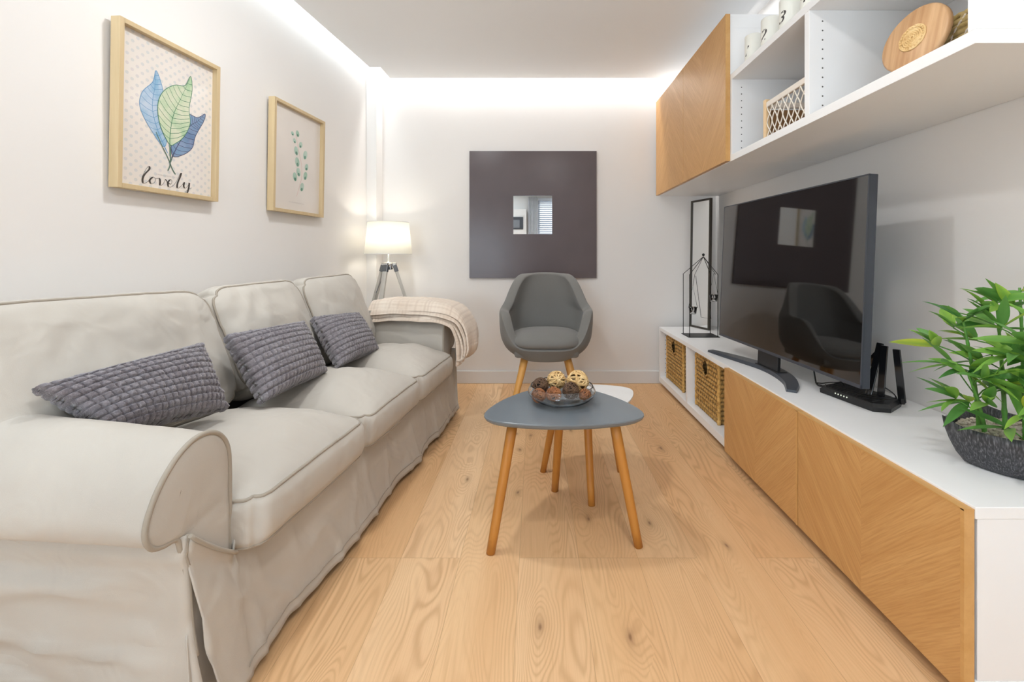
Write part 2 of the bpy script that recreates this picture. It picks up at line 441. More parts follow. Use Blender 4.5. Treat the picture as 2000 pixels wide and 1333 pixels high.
# ------------------------------------------------------------------ room shell
YB, YN, XR, HC = 3.40, -3.0, 1.35, 2.24
ZC = 2.42
def prism(name, poly, z0, z1, mat, parent=None, **tags):
    n = len(poly)
    V = [(x, y, z0) for x, y in poly]+[(x, y, z1) for x, y in poly]
    F = [tuple(range(n-1, -1, -1)), tuple(range(n, 2*n))]+[(i, (i+1) % n, n+(i+1) % n, n+i) for i in range(n)]
    o = mesh(name, V, F, mat, parent, **tags)
    return o
S = dict(kind='structure')
fl = box('floor', (-2.3, -3.2, -0.08), (1.6, 3.6, 0.0), M['floor'], **S)
prism('wall_left', [(wall_x(3.45), 3.5), (wall_x(-3.1), -3.1), (wall_x(-3.1)-0.12, -3.1), (wall_x(3.45)-0.12, 3.5)], 0, ZC, M['wall'], **S)
box('wall_back', (-1.45, YB, 0), (XR+0.12, YB+0.12, ZC), M['wall'], **S)
box('wall_right', (XR, -3.1, 0), (XR+0.12, YB, ZC), M['wall'], **S)
prism('trim_1', [(wall_x(3.27)-0.01, 3.27), (-1.14, 3.27), (-1.14, YB), (wall_x(YB)-0.01, YB)], 0, ZC, M['wall'], **S)   # column in the corner
box('ceiling', (-2.1, -3.1, ZC), (XR+0.1, YB+0.1, ZC+0.08), M['ceiling'], **S)
edge = lambda y: -1.13 - 0.108*(3.11-y)
pc = prism('ceiling', [(1.13, 3.30), (-1.052, 3.30), (-1.056, 3.11), (-1.13, 3.11), (edge(-2.9), -2.9), (1.13, -2.9)], HC, HC+0.05, M['ceiling'], **S)
box('baseboard_back', (-1.14, YB-0.016, 0), (XR, YB, 0.093), M['white_board'], bevel=0.003, **S)
def wedge_bb(name, y0, y1):
    return prism(name, [(wall_x(y0), y0), (wall_x(y1), y1), (wall_x(y1)+0.016, y1), (wall_x(y0)+0.016, y0)], 0, 0.093, M['white_board'], **S)
wedge_bb('baseboard_left', -2.9, 3.26)
box('baseboard_right', (XR-0.016, -2.9, 0), (XR, YB-0.02, 0.093), M['white_board'], bevel=0.003, **S)
# near wall behind the camera with the window that the mirror shows
WX0, WX1, WZ0, WZ1 = 0.06, 0.56, 0.95, 2.15
bm = bmesh.new()
add_box(bm, (-2.1, YN-0.12, 0), (WX0, YN, ZC)); add_box(bm, (WX1, YN-0.12, 0), (XR+0.1, YN, ZC))
add_box(bm, (WX0, YN-0.12, 0), (WX1, YN, WZ0)); add_box(bm, (WX0, YN-0.12, WZ1), (WX1, YN, ZC))
bobj('wall_front', bm, M['wall'], **S)
bm = bmesh.new()
add_box(bm, (WX0, YN-0.08, WZ0), (WX0+0.04, YN-0.03, WZ1)); add_box(bm, (WX1-0.04, YN-0.08, WZ0), (WX1, YN-0.03, WZ1))
add_box(bm, (WX0, YN-0.08, WZ0), (WX1, YN-0.03, WZ0+0.04)); add_box(bm, (WX0, YN-0.08, WZ1-0.04), (WX1, YN-0.03, WZ1))
wf = bobj('window_1', bm, M['white_lac'], **S)
box('window_pane', (WX0+0.03, YN-0.06, WZ0+0.03), (WX1-0.03, YN-0.055, WZ1-0.03), M['glass'], wf)
tslat = NT('blind_slat'); tslat.col(lin(235, 240, 246)); tslat.set(Roughness=0.6)
tr_ = tslat.n('ShaderNodeBsdfTranslucent'); tr_.inputs[0].default_value = lin(238, 243, 250); mx_ = tslat.n('ShaderNodeMixShader'); mx_.inputs[0].default_value = 0.6
tslat.l(tslat.b.outputs[0], mx_.inputs[1]); tslat.l(tr_.outputs[0], mx_.inputs[2]); tslat.l(mx_.outputs[0], tslat.t.nodes['Material Output'].inputs[0])
bm = bmesh.new()
for k in range(27):
    z = WZ0+0.03+k*0.044
    Mx = Matrix.Translation((0, YN+0.03, z)) @ Matrix.Rotation(math.radians(35), 4, 'X')
    add_box(bm, (WX0+0.0, -0.022, -0.001), (WX1, 0.022, 0.001), 0, Mx)
add_box(bm, (WX0, YN+0.005, WZ1-0.02), (WX1, YN+0.06, WZ1+0.03))
bobj('window_blind', bm, tslat.m, label='white slatted blind in the window seen in the mirror', cat='blind')
bm = bmesh.new(); V = []
nn = 90
P = [(-0.14+0.2*k/(nn-1), YN+0.09+0.025*math.sin(k*0.55)+0.008*math.sin(k*1.3)) for k in range(nn)]
vs0 = [bm.verts.new((x, y, 0.02)) for x, y in P]; vs1 = [bm.verts.new((x, y, 2.2)) for x, y in P]
for a in range(nn-1): bm.faces.new((vs0[a], vs0[a+1], vs1[a+1], vs1[a]))
cur = bobj('curtain', bm, simple('sheer_curtain', (226, 226, 230), 0.8), smooth=True, label='pale curtain beside the blind, seen in the mirror', cat='curtain')
cur.modifiers.new('s', 'SOLIDIFY').thickness = 0.004
ov = empty('kitchen_cabinet', (-0.38, YN+0.2, 0), label='cream kitchen tower with a grey oven, seen in the mirror', cat='cabinet')
ov.location = (-0.40, YN+0.18, 0)
bm = bmesh.new(); add_box(bm, (-0.25, -0.175, 0), (0.22, 0.12, 1.92), 0.004); bobj('body', bm, M['white_board'], ov)
od = box('oven_door', (-0.20, 0.121, 1.50), (0.155, 0.135, 1.76), M['darkgrey'], ov, 0.004)
box('oven_glass', (-0.14, 0.1355, 1.53), (0.08, 0.139, 1.70), M['grey_metal'], od)

# ------------------------------------------------------------------ storage bench (long low unit on the right)
XF = 0.91
def door_mat(name, c, s): return mk_chevron(name, (c, s), TONE)
bench = empty('tv_bench', (0, 0, 0), label='long white low media bench with two oak chevron doors under the television', cat='media bench')
Y0, Y1 = 0.94, 3.34
t = 0.025
W_ = M['white_lac']
box('top_panel', (XF, Y0, 0.405), (XR-0.002, Y1, 0.43), W_, bench, 0.0015)
bm = bmesh.new()
add_box(bm, (XF, Y0, 0.03), (XR-0.003, Y1, 0.07), 0.001)                                   # bottom
add_box(bm, (XF+0.005, Y0+0.001, 0.07), (XR-0.003, Y0+0.025, 0.405), 0.001)
for yy in (2.14-0.012, 2.735-0.012, 3.34-0.025): add_box(bm, (XF, yy, 0.07), (XR-0.003, yy+0.024, 0.405), 0.001)
add_box(bm, (XR-0.012, Y0+0.02, 0.07), (XR-0.004, Y1-0.01, 0.405))
bobj('carcass', bm, W_, bench)
for k, (a, b) in enumerate(((0.942, 1.538), (1.542, 2.136))):
    d = box('door', (XF-0.022, a, 0.036), (XF-0.001, b, 0.424), door_mat('oak_chevron', (a+b)/2, -1), bench, 0.0015)
    bm = bmesh.new()
    for lo, hi in (((XF-0.0225, a, 0.4215), (XF-0.0, b, 0.4248)), ((XF-0.0225, a-0.0006, 0.036), (XF-0.001, a+0.008, 0.424))): add_box(bm, lo, hi)
    bobj('edge_trim', bm, M['edge_wood'], d)
for x, y in ((1.25, 1.1), (1.25, 2.1), (1.25, 3.15)): box('foot', (x-0.03, y-0.03, 0.0), (x+0.03, y+0.03, 0.032), M['white_board'], bench, 0.002)
# shelf-pin holes on the inside faces
def pins(bm, y, z0, z1, xs, n):
    for x in xs:
        for k in range(n):
            z = lerp(z0, z1, k/(n-1))
            r = bmesh.ops.create_circle(bm, cap_ends=True, radius=0.0028, segments=8)
            for v in r['verts']: v.co = Vector((x+v.co.x, y, z+v.co.y))
bm = bmesh.new()
pins(bm, 3.314, 0.10, 0.37, (XF+0.04,), 9); pins(bm, 2.7225, 0.10, 0.37, (XF+0.05, XF+0.3), 9)
bobj('pin_hole', bm, M['hole'], bench, kind='stuff')

# ------------------------------------------------------------------ wall cabinets (upper right)
cabU = empty('wall_cabinet', (0, 0, 0), label='tall wall cabinet with oak chevron doors, mounted at the far end over the mirror', cat='wall cabinet')
ZB, ZT = 1.39, 2.08
bm = bmesh.new(); add_box(bm, (XF, 2.125, ZB), (XR-0.002, Y1, ZT), 0.002)
add_box(bm, (XF+0.001, 2.1242, ZB+0.625), (XR-0.03, 2.1252, ZB+0.6265))
bobj('carcass', bm, W_, cabU)
for a, b, sg in ((2.120, 2.729, -1), (2.731, 3.34, 1)):
    d = box('door', (XF-0.022, a, ZB+0.002), (XF-0.001, b, ZT-0.002), door_mat('oak_chevron', (a+b)/2, sg), cabU, 0.0015)
    if sg < 0: box('edge_trim', (XF-0.0225, a-0.0006, ZB+0.002), (XF-0.001, a+0.004, ZT-0.002), M['edge_wood'], d)

shelf = empty('wall_shelf', (0, 0, 0), label='white open wall shelf with two cubbies above the television', cat='wall shelf')
ZS = 1.795
bm = bmesh.new()
add_box(bm, (XF, Y0, ZB), (XR-0.002, 2.122, ZB+0.03), 0.0012)
add_box(bm, (XF, Y0, ZS-0.028), (XR-0.002, 2.122, ZS), 0.0012)
for yy, tt in ((Y0, 0.018), (1.512, 0.026), (2.105, 0.0165)): add_box(bm, (XF+0.0005, yy, ZB+0.03), (XR-0.002, yy+tt, ZS-0.028), 0.001)
add_box(bm, (XR-0.010, Y0+0.01, ZB+0.02), (XR-0.003, 2.11, ZS-0.01))
bobj('carcass', bm, W_, shelf)
bm = bmesh.new()
pins(bm, 1.5115+0.0, 1.45, 1.73, (XF+0.045, XF+0.32), 10)
pins(bm, 2.1045, 1.45, 1.73, (XF+0.045,), 10)
bobj('pin_hole', bm, M['hole'], shelf, kind='stuff')
# near cabinet side panel rising above the shelf end
# ------------------------------------------------------------------ wicker baskets in the bench
def wicker(name, y0, y1, label):
    x0, x1, z0, z1 = XF+0.046, XF+0.38, 0.0705, 0.375
    root = empty(name, (x0, (y0+y1)/2, z0), label=label, cat='basket', group='woven storage baskets in the bench')
    cx, cy = 0, 0; hx = x1-x0; hy = (y1-y0)/2; H = z1-z0
    verts = []; faces = []; crease = []
    def face(P0, U, Vv, N, nu, nv, hole=False):
        off = len(verts); pu, pv = 11, 13
        for i in range(nu+1):
            for j in range(nv+1):
                u, v = i/nu, j/nv
                a, b = u*pu, v*pv
                h = math.sin(PI*a)*math.sin(PI*b)
                col_, row = int(a), int(b)
                s = abs(math.sin(PI*b))**0.6 * (0.45+0.55*abs(math.sin(PI*(a+0.5*(row % 2)))))
                jig = 0.3*fbm((u*20+P0.x*50, v*20+P0.y*9, 3.3))
                open_ = (v < 0.34) and (row % 2 == 0)
                d = 0.009*(s+jig*0.5) - (0.014 if open_ and abs(math.sin(PI*b)) > 0.5 and abs(math.sin(PI*(a)) ) > 0.55 else 0)
                if hole:
                    e = ((u-0.5)/0.10)**2 + ((v-0.84)/0.13)**2
                    if e < 1.9 and e > 1.0: d = 0.012
                p = P0 + U*u + Vv*v + N*d
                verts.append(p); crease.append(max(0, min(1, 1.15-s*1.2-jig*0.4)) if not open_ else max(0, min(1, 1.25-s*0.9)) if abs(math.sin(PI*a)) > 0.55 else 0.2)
        for i in range(nu):
            for j in range(nv):
                u, v = (i+0.5)/nu, (j+0.5)/nv
                if hole and ((u-0.5)/0.10)**2 + ((v-0.84)/0.13)**2 < 1.0: continue
                q = off+i*(nv+1)+j
                faces.append((q, q+nv+1, q+nv+2, q+1))
    face(Vector((0, -hy, 0)), Vector((0, 2*hy, 0)), Vector((0, 0, H)), Vector((-1, 0, 0)), 90, 80, True)
    face(Vector((0, -hy, 0)), Vector((hx, 0, 0)), Vector((0, 0, H)), Vector((0, -1, 0)), 60, 60)
    face(Vector((0, hy, 0)), Vector((hx, 0, 0)), Vector((0, 0, H)), Vector((0, 1, 0)), 40, 50)
    face(Vector((hx, -hy, 0)), Vector((0, 2*hy, 0)), Vector((0, 0, H)), Vector((1, 0, 0)), 40, 40)
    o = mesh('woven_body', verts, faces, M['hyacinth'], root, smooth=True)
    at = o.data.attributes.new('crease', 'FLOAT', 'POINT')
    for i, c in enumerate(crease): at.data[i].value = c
    bm = bmesh.new()
    loop = [(0.004, -hy+0.004, H), (hx, -hy+0.004, H), (hx, hy-0.004, H), (0.004, hy-0.004, H)]
    pts = []
    for i in range(4):
        a, b = Vector(loop[i]), Vector(loop[(i+1) % 4])
        for k in range(22): pts.append(a.lerp(b, k/22))
    rr = [0.009+0.003*math.sin(k*2.1) for k in range(len(pts))]
    add_tube(bm, pts, rr, 8, True)
    for sx, sy in ((0, -hy), (0, hy)):
        p = [(sx, sy, z*H/20) for z in range(21)]; add_tube(bm, p, [0.009+0.002*math.sin(k*2.4) for k in range(21)], 7)
    bobj('rim', bm, M['hyacinth'], root)
    box('lining', (0.012, -hy+0.01, 0.006), (hx-0.01, hy-0.01, H*0.3), M['rattan_dark'], root)
    return root
wicker('wicker_basket', 2.93, 3.285, 'tan woven storage basket in the far cubby of the bench, by the back wall')
wicker('wicker_basket', 2.365, 2.695, 'tan woven storage basket in the bench cubby beside the oak doors')

# ------------------------------------------------------------------ things on the upper shelf
mb = empty('macrame_box', (XF+0.02, 1.70, ZB+0.0305), label='small crate with pale wood corners and white knotted cord net in the left cubby', cat='basket')
hy, hx, H = 0.155, 0.20, 0.15
for x in (0.0, hx):
    for y in (-hy, hy-0.018): box('corner_post', (x, y, 0), (x+0.018, y+0.018, H+0.012), M['pale_wood'], mb, 0.001)
bm = bmesh.new()
for x in (0.002, hx+0.002): add_box(bm, (x, -hy+0.018, H-0.022), (x+0.014, hy-0.018, H), 0.003)
for y in (-hy+0.002, hy-0.016): add_box(bm, (0.018, y, H-0.022), (hx, y+0.014, H), 0.003)
bobj('rail', bm, simple('white_painted_wood', (238, 228, 216), 0.6), mb)
bm = bmesh.new()
def net(P0, U, V, n):
    for k in range(-2, n+1):
        for sg in (1, -1):
            pts = []
            for q in range(0, 17):
                v = q/16; u = (k + 2.0*v)/n if sg > 0 else (k + 2.0*(1-v))/n
                if -0.001 <= u <= 1.001: pts.append(P0+U*u+V*v+Vector((-0.0015*sg*math.sin(v*PI*4), 0, 0)))
            if len(pts) > 2: add_tube(bm, pts, 0.0024, 6)
net(Vector((0.006, hy-0.02, H-0.02)), Vector((0, -2*hy+0.04, 0)), Vector((0, 0, -H+0.02)), 7)
net(Vector((0.02, -hy+0.006, H-0.02)), Vector((hx-0.02, 0, 0)), Vector((0, 0, -H+0.02)), 5)
bobj('cord_net', bm, M['cord_white'], mb)
bm = bmesh.new(); add_box(bm, (0.018, -hy+0.014, 0.0), (hx+0.004, hy-0.014, 0.012))
add_box(bm, (hx-0.002, -hy+0.014, 0.0), (hx+0.004, hy-0.014, H-0.03)); add_box(bm, (0.016, hy-0.012, 0.0), (hx+0.004, hy-0.008, H-0.03))
bobj('lining', bm, simple('brown_board', (150, 112, 74), 0.8), mb)
bm = bmesh.new()

rb = empty('round_board', (0, 0, 0), label='round striped wooden board with a woven centre, leaning in the right cubby', cat='board')
bm = bmesh.new()
R = 0.084
prof = [(0, -0.009), (R-0.005, -0.009), (R, -0.005), (R, 0.005), (R-0.005, 0.009), (0, 0.009)]
lathe(bm, prof, 72)
ob = bobj('disc', bm, M['acacia'], rb, smooth=False)
bm = bmesh.new()
for k in range(7):
    r = 0.005+k*0.0045
    pts = [(r*math.cos(a*2*PI/40), r*math.sin(a*2*PI/40), 0.0105+0.001*math.sin(a*1.7+k)) for a in range(40)]
    add_tube(bm, pts, 0.0026 if k != 5 else 0.0016, 6, True)
for a in range(24):
    th = a*2*PI/24; bmesh.ops.create_uvsphere(bm, u_segments=6, v_segments=4, radius=0.0032, matrix=Matrix.Translation((0.0285*math.cos(th), 0.0285*math.sin(th), 0.0112)))
lathe(bm, [(0, 0.0094), (0.033, 0.0094), (0.033, 0.0088)], 40)
bobj('woven_centre', bm, M['rattan_light'], rb)
nrm = Vector((-0.96, -0.20, 0.22)).normalized()
zx = nrm; xx = Vector((0, 0, 1)).cross(zx).normalized(); yy_ = zx.cross(xx)
Mr = Matrix((xx, yy_, zx)).transposed().to_4x4()
lowest = min((Mr @ Vector((R*math.cos(a), R*math.sin(a), -0.009))).z for a in [k*PI/36 for k in range(72)])
rb.matrix_world = Matrix.Translation((0.972, 1.163, ZB+0.0305-lowest)) @ Mr

sb = empty('seagrass_basket', (1.165, 1.115, ZB+0.0305), label='round seagrass basket with a rope rim behind the round board', cat='basket')
verts = []; faces = []; crease = []
nu, nv = 120, 30
for i in range(nu):
    for j in range(nv+1):
        v = j/nv; th = 2*PI*i/nu
        r = 0.105 + 0.022*math.sin(v*PI*0.55)
        s = abs(math.sin(PI*v*8)); r += 0.004*s
        verts.append((r*math.cos(th), r*math.sin(th), 0.004+0.105*v)); crease.append(max(0, 0.8-s*1.2))
faces = grid_faces(nu, nv+1, 0, True)
o = mesh('woven_body', verts, faces, M['seagrass'], sb, smooth=True)
at = o.data.attributes.new('crease', 'FLOAT', 'POINT')
for i, c in enumerate(crease): at.data[i].value = c
o.modifiers.new('s', 'SOLIDIFY').thickness = -0.004
bm = bmesh.new()
for q in range(2):
    pts = [((0.127+0.005*math.cos(a*0.9+q*PI))*math.cos(a*2*PI/140), (0.127+0.005*math.cos(a*0.9+q*PI))*math.sin(a*2*PI/140), 0.114+0.005*math.sin(a*0.9+q*PI)) for a in range(140)]
    add_tube(bm, pts, 0.0055, 6, True)
bobj('rope_rim', bm, M['seagrass'], sb)
bm = bmesh.new()
for k in range(22):
    th0 = 2*PI*k/22; pts = []
    for q in range(25):
        v = q/24; r = 0.105+0.022*math.sin(v*PI*0.55)+0.0065+0.0015*math.sin(q*2.2); th = th0+v*0.75
        pts.append((r*math.cos(th), r*math.sin(th), 0.006+0.105*v))
    add_tube(bm, pts, 0.0024, 6)
bobj('cord_stitching', bm, M['cord_white'], sb)
lb = bmesh.new(); lathe(lb, [(0, 0.001), (0.104, 0.001), (0.104, 0.005), (0, 0.005)], 40); bobj('base', lb, M['seagrass'], sb)

def text_mesh(name, body, size, mat, parent, Mx, shear=0.0, extrude=0.0004):
    cu = bpy.data.curves.new(name, 'FONT'); cu.body = body; cu.size = size; cu.extrude = extrude; cu.shear = shear
    cu.align_x = 'CENTER'; cu.align_y = 'CENTER'
    to = bpy.data.objects.new(name, cu); COL.objects.link(to)
    dg = bpy.context.evaluated_depsgraph_get(); me = bpy.data.meshes.new_from_object(to.evaluated_get(dg))
    bpy.data.objects.remove(to); me.materials.clear(); me.materials.append(mat)
    o = bpy.data.objects.new(name, me); COL.objects.link(o); o.parent = parent; o.matrix_local = Mx
    return o
RS = Matrix(((0, 0, -1, 0), (-1, 0, 0, 0), (0, 1, 0, 0), (0, 0, 0, 1)))     # text facing -x, reading along -y
# numbered pillar candles: 1 is the farthest
for k, (y, num, lab) in enumerate(((2.01, '1', 'ivory pillar candle numbered one, farthest and next to the oak wall cabinet'), (1.865, '2', 'ivory pillar candle numbered two, second from the oak wall cabinet'), (1.725, '3', 'ivory pillar candle numbered three, third from the oak wall cabinet'), (1.585, '4', 'ivory pillar candle numbered four, nearest and cut off by the picture edge'))):
    c = empty('pillar_candle', (0.965, y, ZS+0.0004), label=lab, cat='candle', group='numbered candles on the wall shelf')
    bm = bmesh.new(); r = 0.036
    lathe(bm, [(0, 0), (r-0.002, 0), (r, 0.003), (r, 0.122), (r-0.003, 0.126), (0.02, 0.124), (0, 0.123)], 40)
    bobj('wax', bm, M['candle'], c)
    tube('wick', [(0, 0, 0.122), (0.001, 0, 0.13), (0.003, 0, 0.136)], 0.001, M['ink'], c, 6)
    o = text_mesh('numeral', num, 0.062, M['ink'], c, Matrix.Identity(4), 0.35)
    for v in o.data.vertices:
        u, vv, z = v.co; th = PI + u/r + 0.12
        v.co = Vector(((r+0.0003+z)*math.cos(th), (r+0.0003+z)*math.sin(th), 0.052+vv))
    o.data.update()

# ------------------------------------------------------------------ television
tv = empty('television', (1.042, 1.9925, 0.4305), label='large flat black television on a curved grey stand on the white bench', cat='television')
A = Vector((1.064, 1.485, 0)); B = Vector((1.012, 2.50, 0))
d = (B-A).normalized(); ang = math.atan2(d.y, d.x)
L = (B-A).length; zb, zt = 0.515, 1.22
mid = (A+B)/2
Mt = Matrix.Translation((mid.x-tv.location.x, mid.y-tv.location.y, 0)) @ Matrix.Rotation(ang-PI/2, 4, 'Z') @ Matrix.Translation((0, 0, 0.085)) @ Matrix.Rotation(math.radians(2.4), 4, 'Y') @ Matrix.Translation((0, 0, -0.085))
zo = -tv.location.z
def tvbox(name, lo, hi, mat, parent=tv, bev=0.002):
    bm = bmesh.new(); add_box(bm, lo, hi, bev, Mt); return bobj(name, bm, mat, parent)
tvbox('panel_body', (0.0, -L/2, zb+zo), (0.030, L/2, zt+zo), M['darkgrey'])
tvbox('back_housing', (0.030, -L*0.32, zb+0.03+zo), (0.065, L*0.32, zb+0.42+zo), M['black'], bev=0.008)
bm = bmesh.new()
add_box(bm, (-0.0015, -L/2, zb+zo), (0.004, L/2, zb+0.012+zo), 0.0005, Mt)
for lo, hi in (((-0.0015, -L/2, zt-0.005+zo), (0.004, L/2, zt+zo)), ((-0.0015, -L/2, zb+zo), (0.004, -L/2+0.005, zt+zo)), ((-0.0015, L/2-0.005, zb+zo), (0.004, L/2, zt+zo))): add_box(bm, lo, hi, 0.0005, Mt)
bobj('bezel', bm, M['darkgrey'], tv)
tvbox('screen', (-0.0008, -L/2+0.005, zb+0.012+zo), (0.003, L/2-0.005, zt-0.005+zo), M['tv_screen'], bev=0)
# curved foot
bm = bmesh.new()
ctrl = [(0.952, 2.47), (0.985, 2.36), (1.03, 2.22), (1.065, 2.08), (1.062, 1.95), (1.03, 1.83), (0.975, 1.73)]
cp = catmull([(x, y, 0) for x, y in ctrl], 6)
rows = []
for i, p in enumerate(cp):
    tt = i/(len(cp)-1); wv = 0.018+0.022*math.sin(tt*PI)**1.0; h = 0.010+0.006*math.sin(tt*PI)
    a = cp[max(i-1, 0)]; b = cp[min(i+1, len(cp)-1)]; tg = (b-a).normalized(); nr = Vector((-tg.y, tg.x, 0))
    q = Vector((p.x-tv.location.x, p.y-tv.location.y, 0))
    rows.append([bm.verts.new(q+nr*wv), bm.verts.new(q+nr*wv*0.85+Vector((0, 0, h))), bm.verts.new(q-nr*wv*0.85+Vector((0, 0, h))), bm.verts.new(q-nr*wv)])
for r0, r1 in zip(rows, rows[1:]):
    for k in range(4): bm.faces.new((r0[k], r0[(k+1) % 4], r1[(k+1) % 4], r1[k]))
bm.faces.new(rows[0]); bm.faces.new(rows[-1])
bobj('curved_foot', bm, M['darkgrey'], tv)
bm = bmesh.new()
add_box(bm, (0.008, -0.10, 0.008), (0.022, 0.06, zb+0.05+zo), 0.002, Mt @ Matrix.Translation((0.0, 0.07, 0)))
add_box(bm, (0.0, -0.11, 0.006), (0.05, 0.07, 0.02), 0.004, Mt @ Matrix.Translation((0, 0.07, 0)))
bobj('neck', bm, M['black'], tv)
tube('power_cable', [(p[0]-tv.location.x, p[1]-tv.location.y, p[2]-tv.location.z) for p in catmull([(1.13, 1.86, 0.55), (1.13, 1.84, 0.47), (1.12, 1.80, 0.437), (1.14, 1.75, 0.455), (1.16, 1.72, 0.47), (1.20, 1.76, 0.437), (1.27, 1.85, 0.435)], 8)], 0.0028, M['black'], tv, 6)

# ------------------------------------------------------------------ router
rt = empty('router', (0, 0, 0.4302), label='black wedge shaped wireless router with upright antennas beside the television', cat='router')
bm = bmesh.new()
base = [(1.085, 1.735), (1.125, 1.515), (1.175, 1.50), (1.262, 1.565), (1.225, 1.79)]
lo = [bm.verts.new((x*0.985+0.017, y*0.985+0.025, 0.0)) for x, y in base]
ml = [bm.verts.new((x, y, 0.014)) for x, y in base]
cx = sum(p[0] for p in base)/5; cy = sum(p[1] for p in base)/5
tp = [bm.verts.new((lerp(x, cx, 0.08), lerp(y, cy, 0.08), 0.026)) for x, y in base]
for A_, B_ in ((lo, ml), (ml, tp)):
    for k in range(5): bm.faces.new((A_[k], A_[(k+1) % 5], B_[(k+1) % 5], B_[k]))
bm.faces.new(lo); bm.faces.new(tp)
bobj('housing', bm, M['black'], rt)
bm = bmesh.new()
for k in range(14):
    tt = k/13; a = Vector((lerp(1.11, 1.14, tt), lerp(1.72, 1.54, tt), 0.0262)); b = a+Vector((0.11, 0.035, 0)); add_tube(bm, [a, b], 0.0012, 5)
bobj('vent_rib', bm, M['gloss_black'], rt, kind='stuff')
def antenna(p0, p1, w_):
    p0, p1 = Vector(p0), Vector(p1); ax = (p1-p0); Ln = ax.length; ax.normalize()
    side = Vector((0.55, -0.83, 0)); side = (side-ax*side.dot(ax)).normalized(); nn_ = ax.cross(side)
    Mx = Matrix.Translation(p0) @ Matrix((side, nn_, ax)).transposed().to_4x4()
    bm = bmesh.new(); add_box(bm, (-w_/2, -0.004, 0.0), (w_/2, 0.004, Ln), 0.002, Mx)
    r = bmesh.ops.create_cone(bm, segments=12, radius1=0.008, radius2=0.008, depth=0.02, cap_ends=True, matrix=Mx @ Matrix.Translation((0, 0, 0.006)))
    bobj('antenna', bm, M['gloss_black'], rt)
antenna((1.190, 1.625, 0.022), (1.245, 1.64, 0.205), 0.022)
antenna((1.215, 1.60, 0.022), (1.225, 1.595, 0.205), 0.022)
antenna((1.255, 1.555, 0.018), (1.235, 1.555, 0.20), 0.022)
antenna((1.215, 1.76, 0.022), (1.265, 1.665, 0.175), 0.022)
tube('cable', catmull([(1.225, 1.60, 0.06), (1.24, 1.58, 0.045), (1.25, 1.575, 0.03), (1.27, 1.60, 0.006), (1.33, 1.68, 0.003)], 6), 0.002, M['black'], rt, 6)
tube('cable', catmull([(1.06, 1.66, 0.05), (1.075, 1.69, 0.035), (1.06, 1.72, 0.04), (1.09, 1.73, 0.035), (1.14, 1.76, 0.03), (1.20, 1.80, 0.02), (1.32, 1.9, 0.003)], 6), 0.0018, M['wire'], rt, 6)
bm = bmesh.new()
for k in range(5):
    tt = 0.32+0.055*k; x = lerp(1.085, 1.125, tt)-0.0003; y = lerp(1.735, 1.515, tt); add_box(bm, (x-0.0012+0.001, y-0.0015, 0.0145), (x+0.002, y+0.0015, 0.019))
bobj('status_light', bm, M['led'], rt)

# ------------------------------------------------------------------ slim mirror and wire house
sm = empty('slim_mirror', (1.172, 3.262, 0.4304), rz=math.radians(-71), label='tall narrow black framed mirror standing behind the wire house', cat='mirror')
lean = Matrix.Rotation(-math.radians(1.0), 4, 'X')
bm = bmesh.new(); wv, hh, dd = 0.105, 0.925, 0.018
for lo, hi in (((-wv, 0, 0), (-wv+0.013, dd, hh)), ((wv-0.013, 0, 0), (wv, dd, hh)), ((-wv+0.013, 0, hh-0.013), (wv-0.013, dd, hh)), ((-wv+0.013, 0, 0), (wv-0.013, dd, 0.013))): add_box(bm, lo, hi, 0.0008, lean)
bobj('frame', bm, simple('black_wood', (58, 52, 44), 0.5), sm)
bm = bmesh.new(); add_box(bm, (-wv+0.012, 0.006, 0.012), (wv-0.012, 0.012, hh-0.012), 0, lean); bobj('glass', bm, M['mirror'], sm)

wh = empty('wire_house', (1.075, 2.96, 0.4304), label='black wire house shaped tealight holder on a square plate', cat='candle holder')
box('base_plate', (-0.10, -0.07, 0), (0.10, 0.075, 0.005), M['black'], wh, 0.001)
bm = bmesh.new()
c4 = [(-0.09, -0.06), (0.09, -0.06), (0.09, 0.065), (-0.09, 0.065)]
apex = Vector((0.02, 0.0, 0.515))
for x, y in c4: add_tube(bm, [(x, y, 0.004), (x, y, 0.40), apex], 0.0022, 6)
add_tube(bm, [(-0.03, 0.0, 0.39), (0.005, 0.0, 0.12), (0.07, 0.0, 0.11), (0.06, 0.0, 0.20)], 0.0016, 6)
bmesh.ops.create_uvsphere(bm, u_segments=10, v_segments=8, radius=0.009, matrix=Matrix.Translation(apex+Vector((0, 0, 0.012))))
bobj('wire_frame', bm, M['wire'], wh)
for (x, y, z, ht) in ((-0.055, -0.02, 0.145, 0.38), (0.075, -0.03, 0.225, 0.38)):
    bm = bmesh.new()
    lathe(bm, [(0, 0.0), (0.020, 0.0), (0.026, 0.045), (0.024, 0.045), (0.018, 0.003), (0, 0.003)], 24, (x, y, z))
    cup = bobj('glass_cup', bm, M['glass'], wh)
    bm = bmesh.new(); add_tube(bm, [(x+0.028*math.cos(a*PI/10), y+0.028*math.sin(a*PI/10), z+0.042) for a in range(20)], 0.0016, 6, True)
    add_tube(bm, [(x-0.028, y, z+0.042), (x, y, z+0.18), (x+0.028, y, z+0.042)], 0.0014, 6); add_tube(bm, [(x, y, z+0.18), (x+0.012, y, 0.40), apex], 0.0014, 6)
    bobj('cup_hanger', bm, M['wire'], wh)

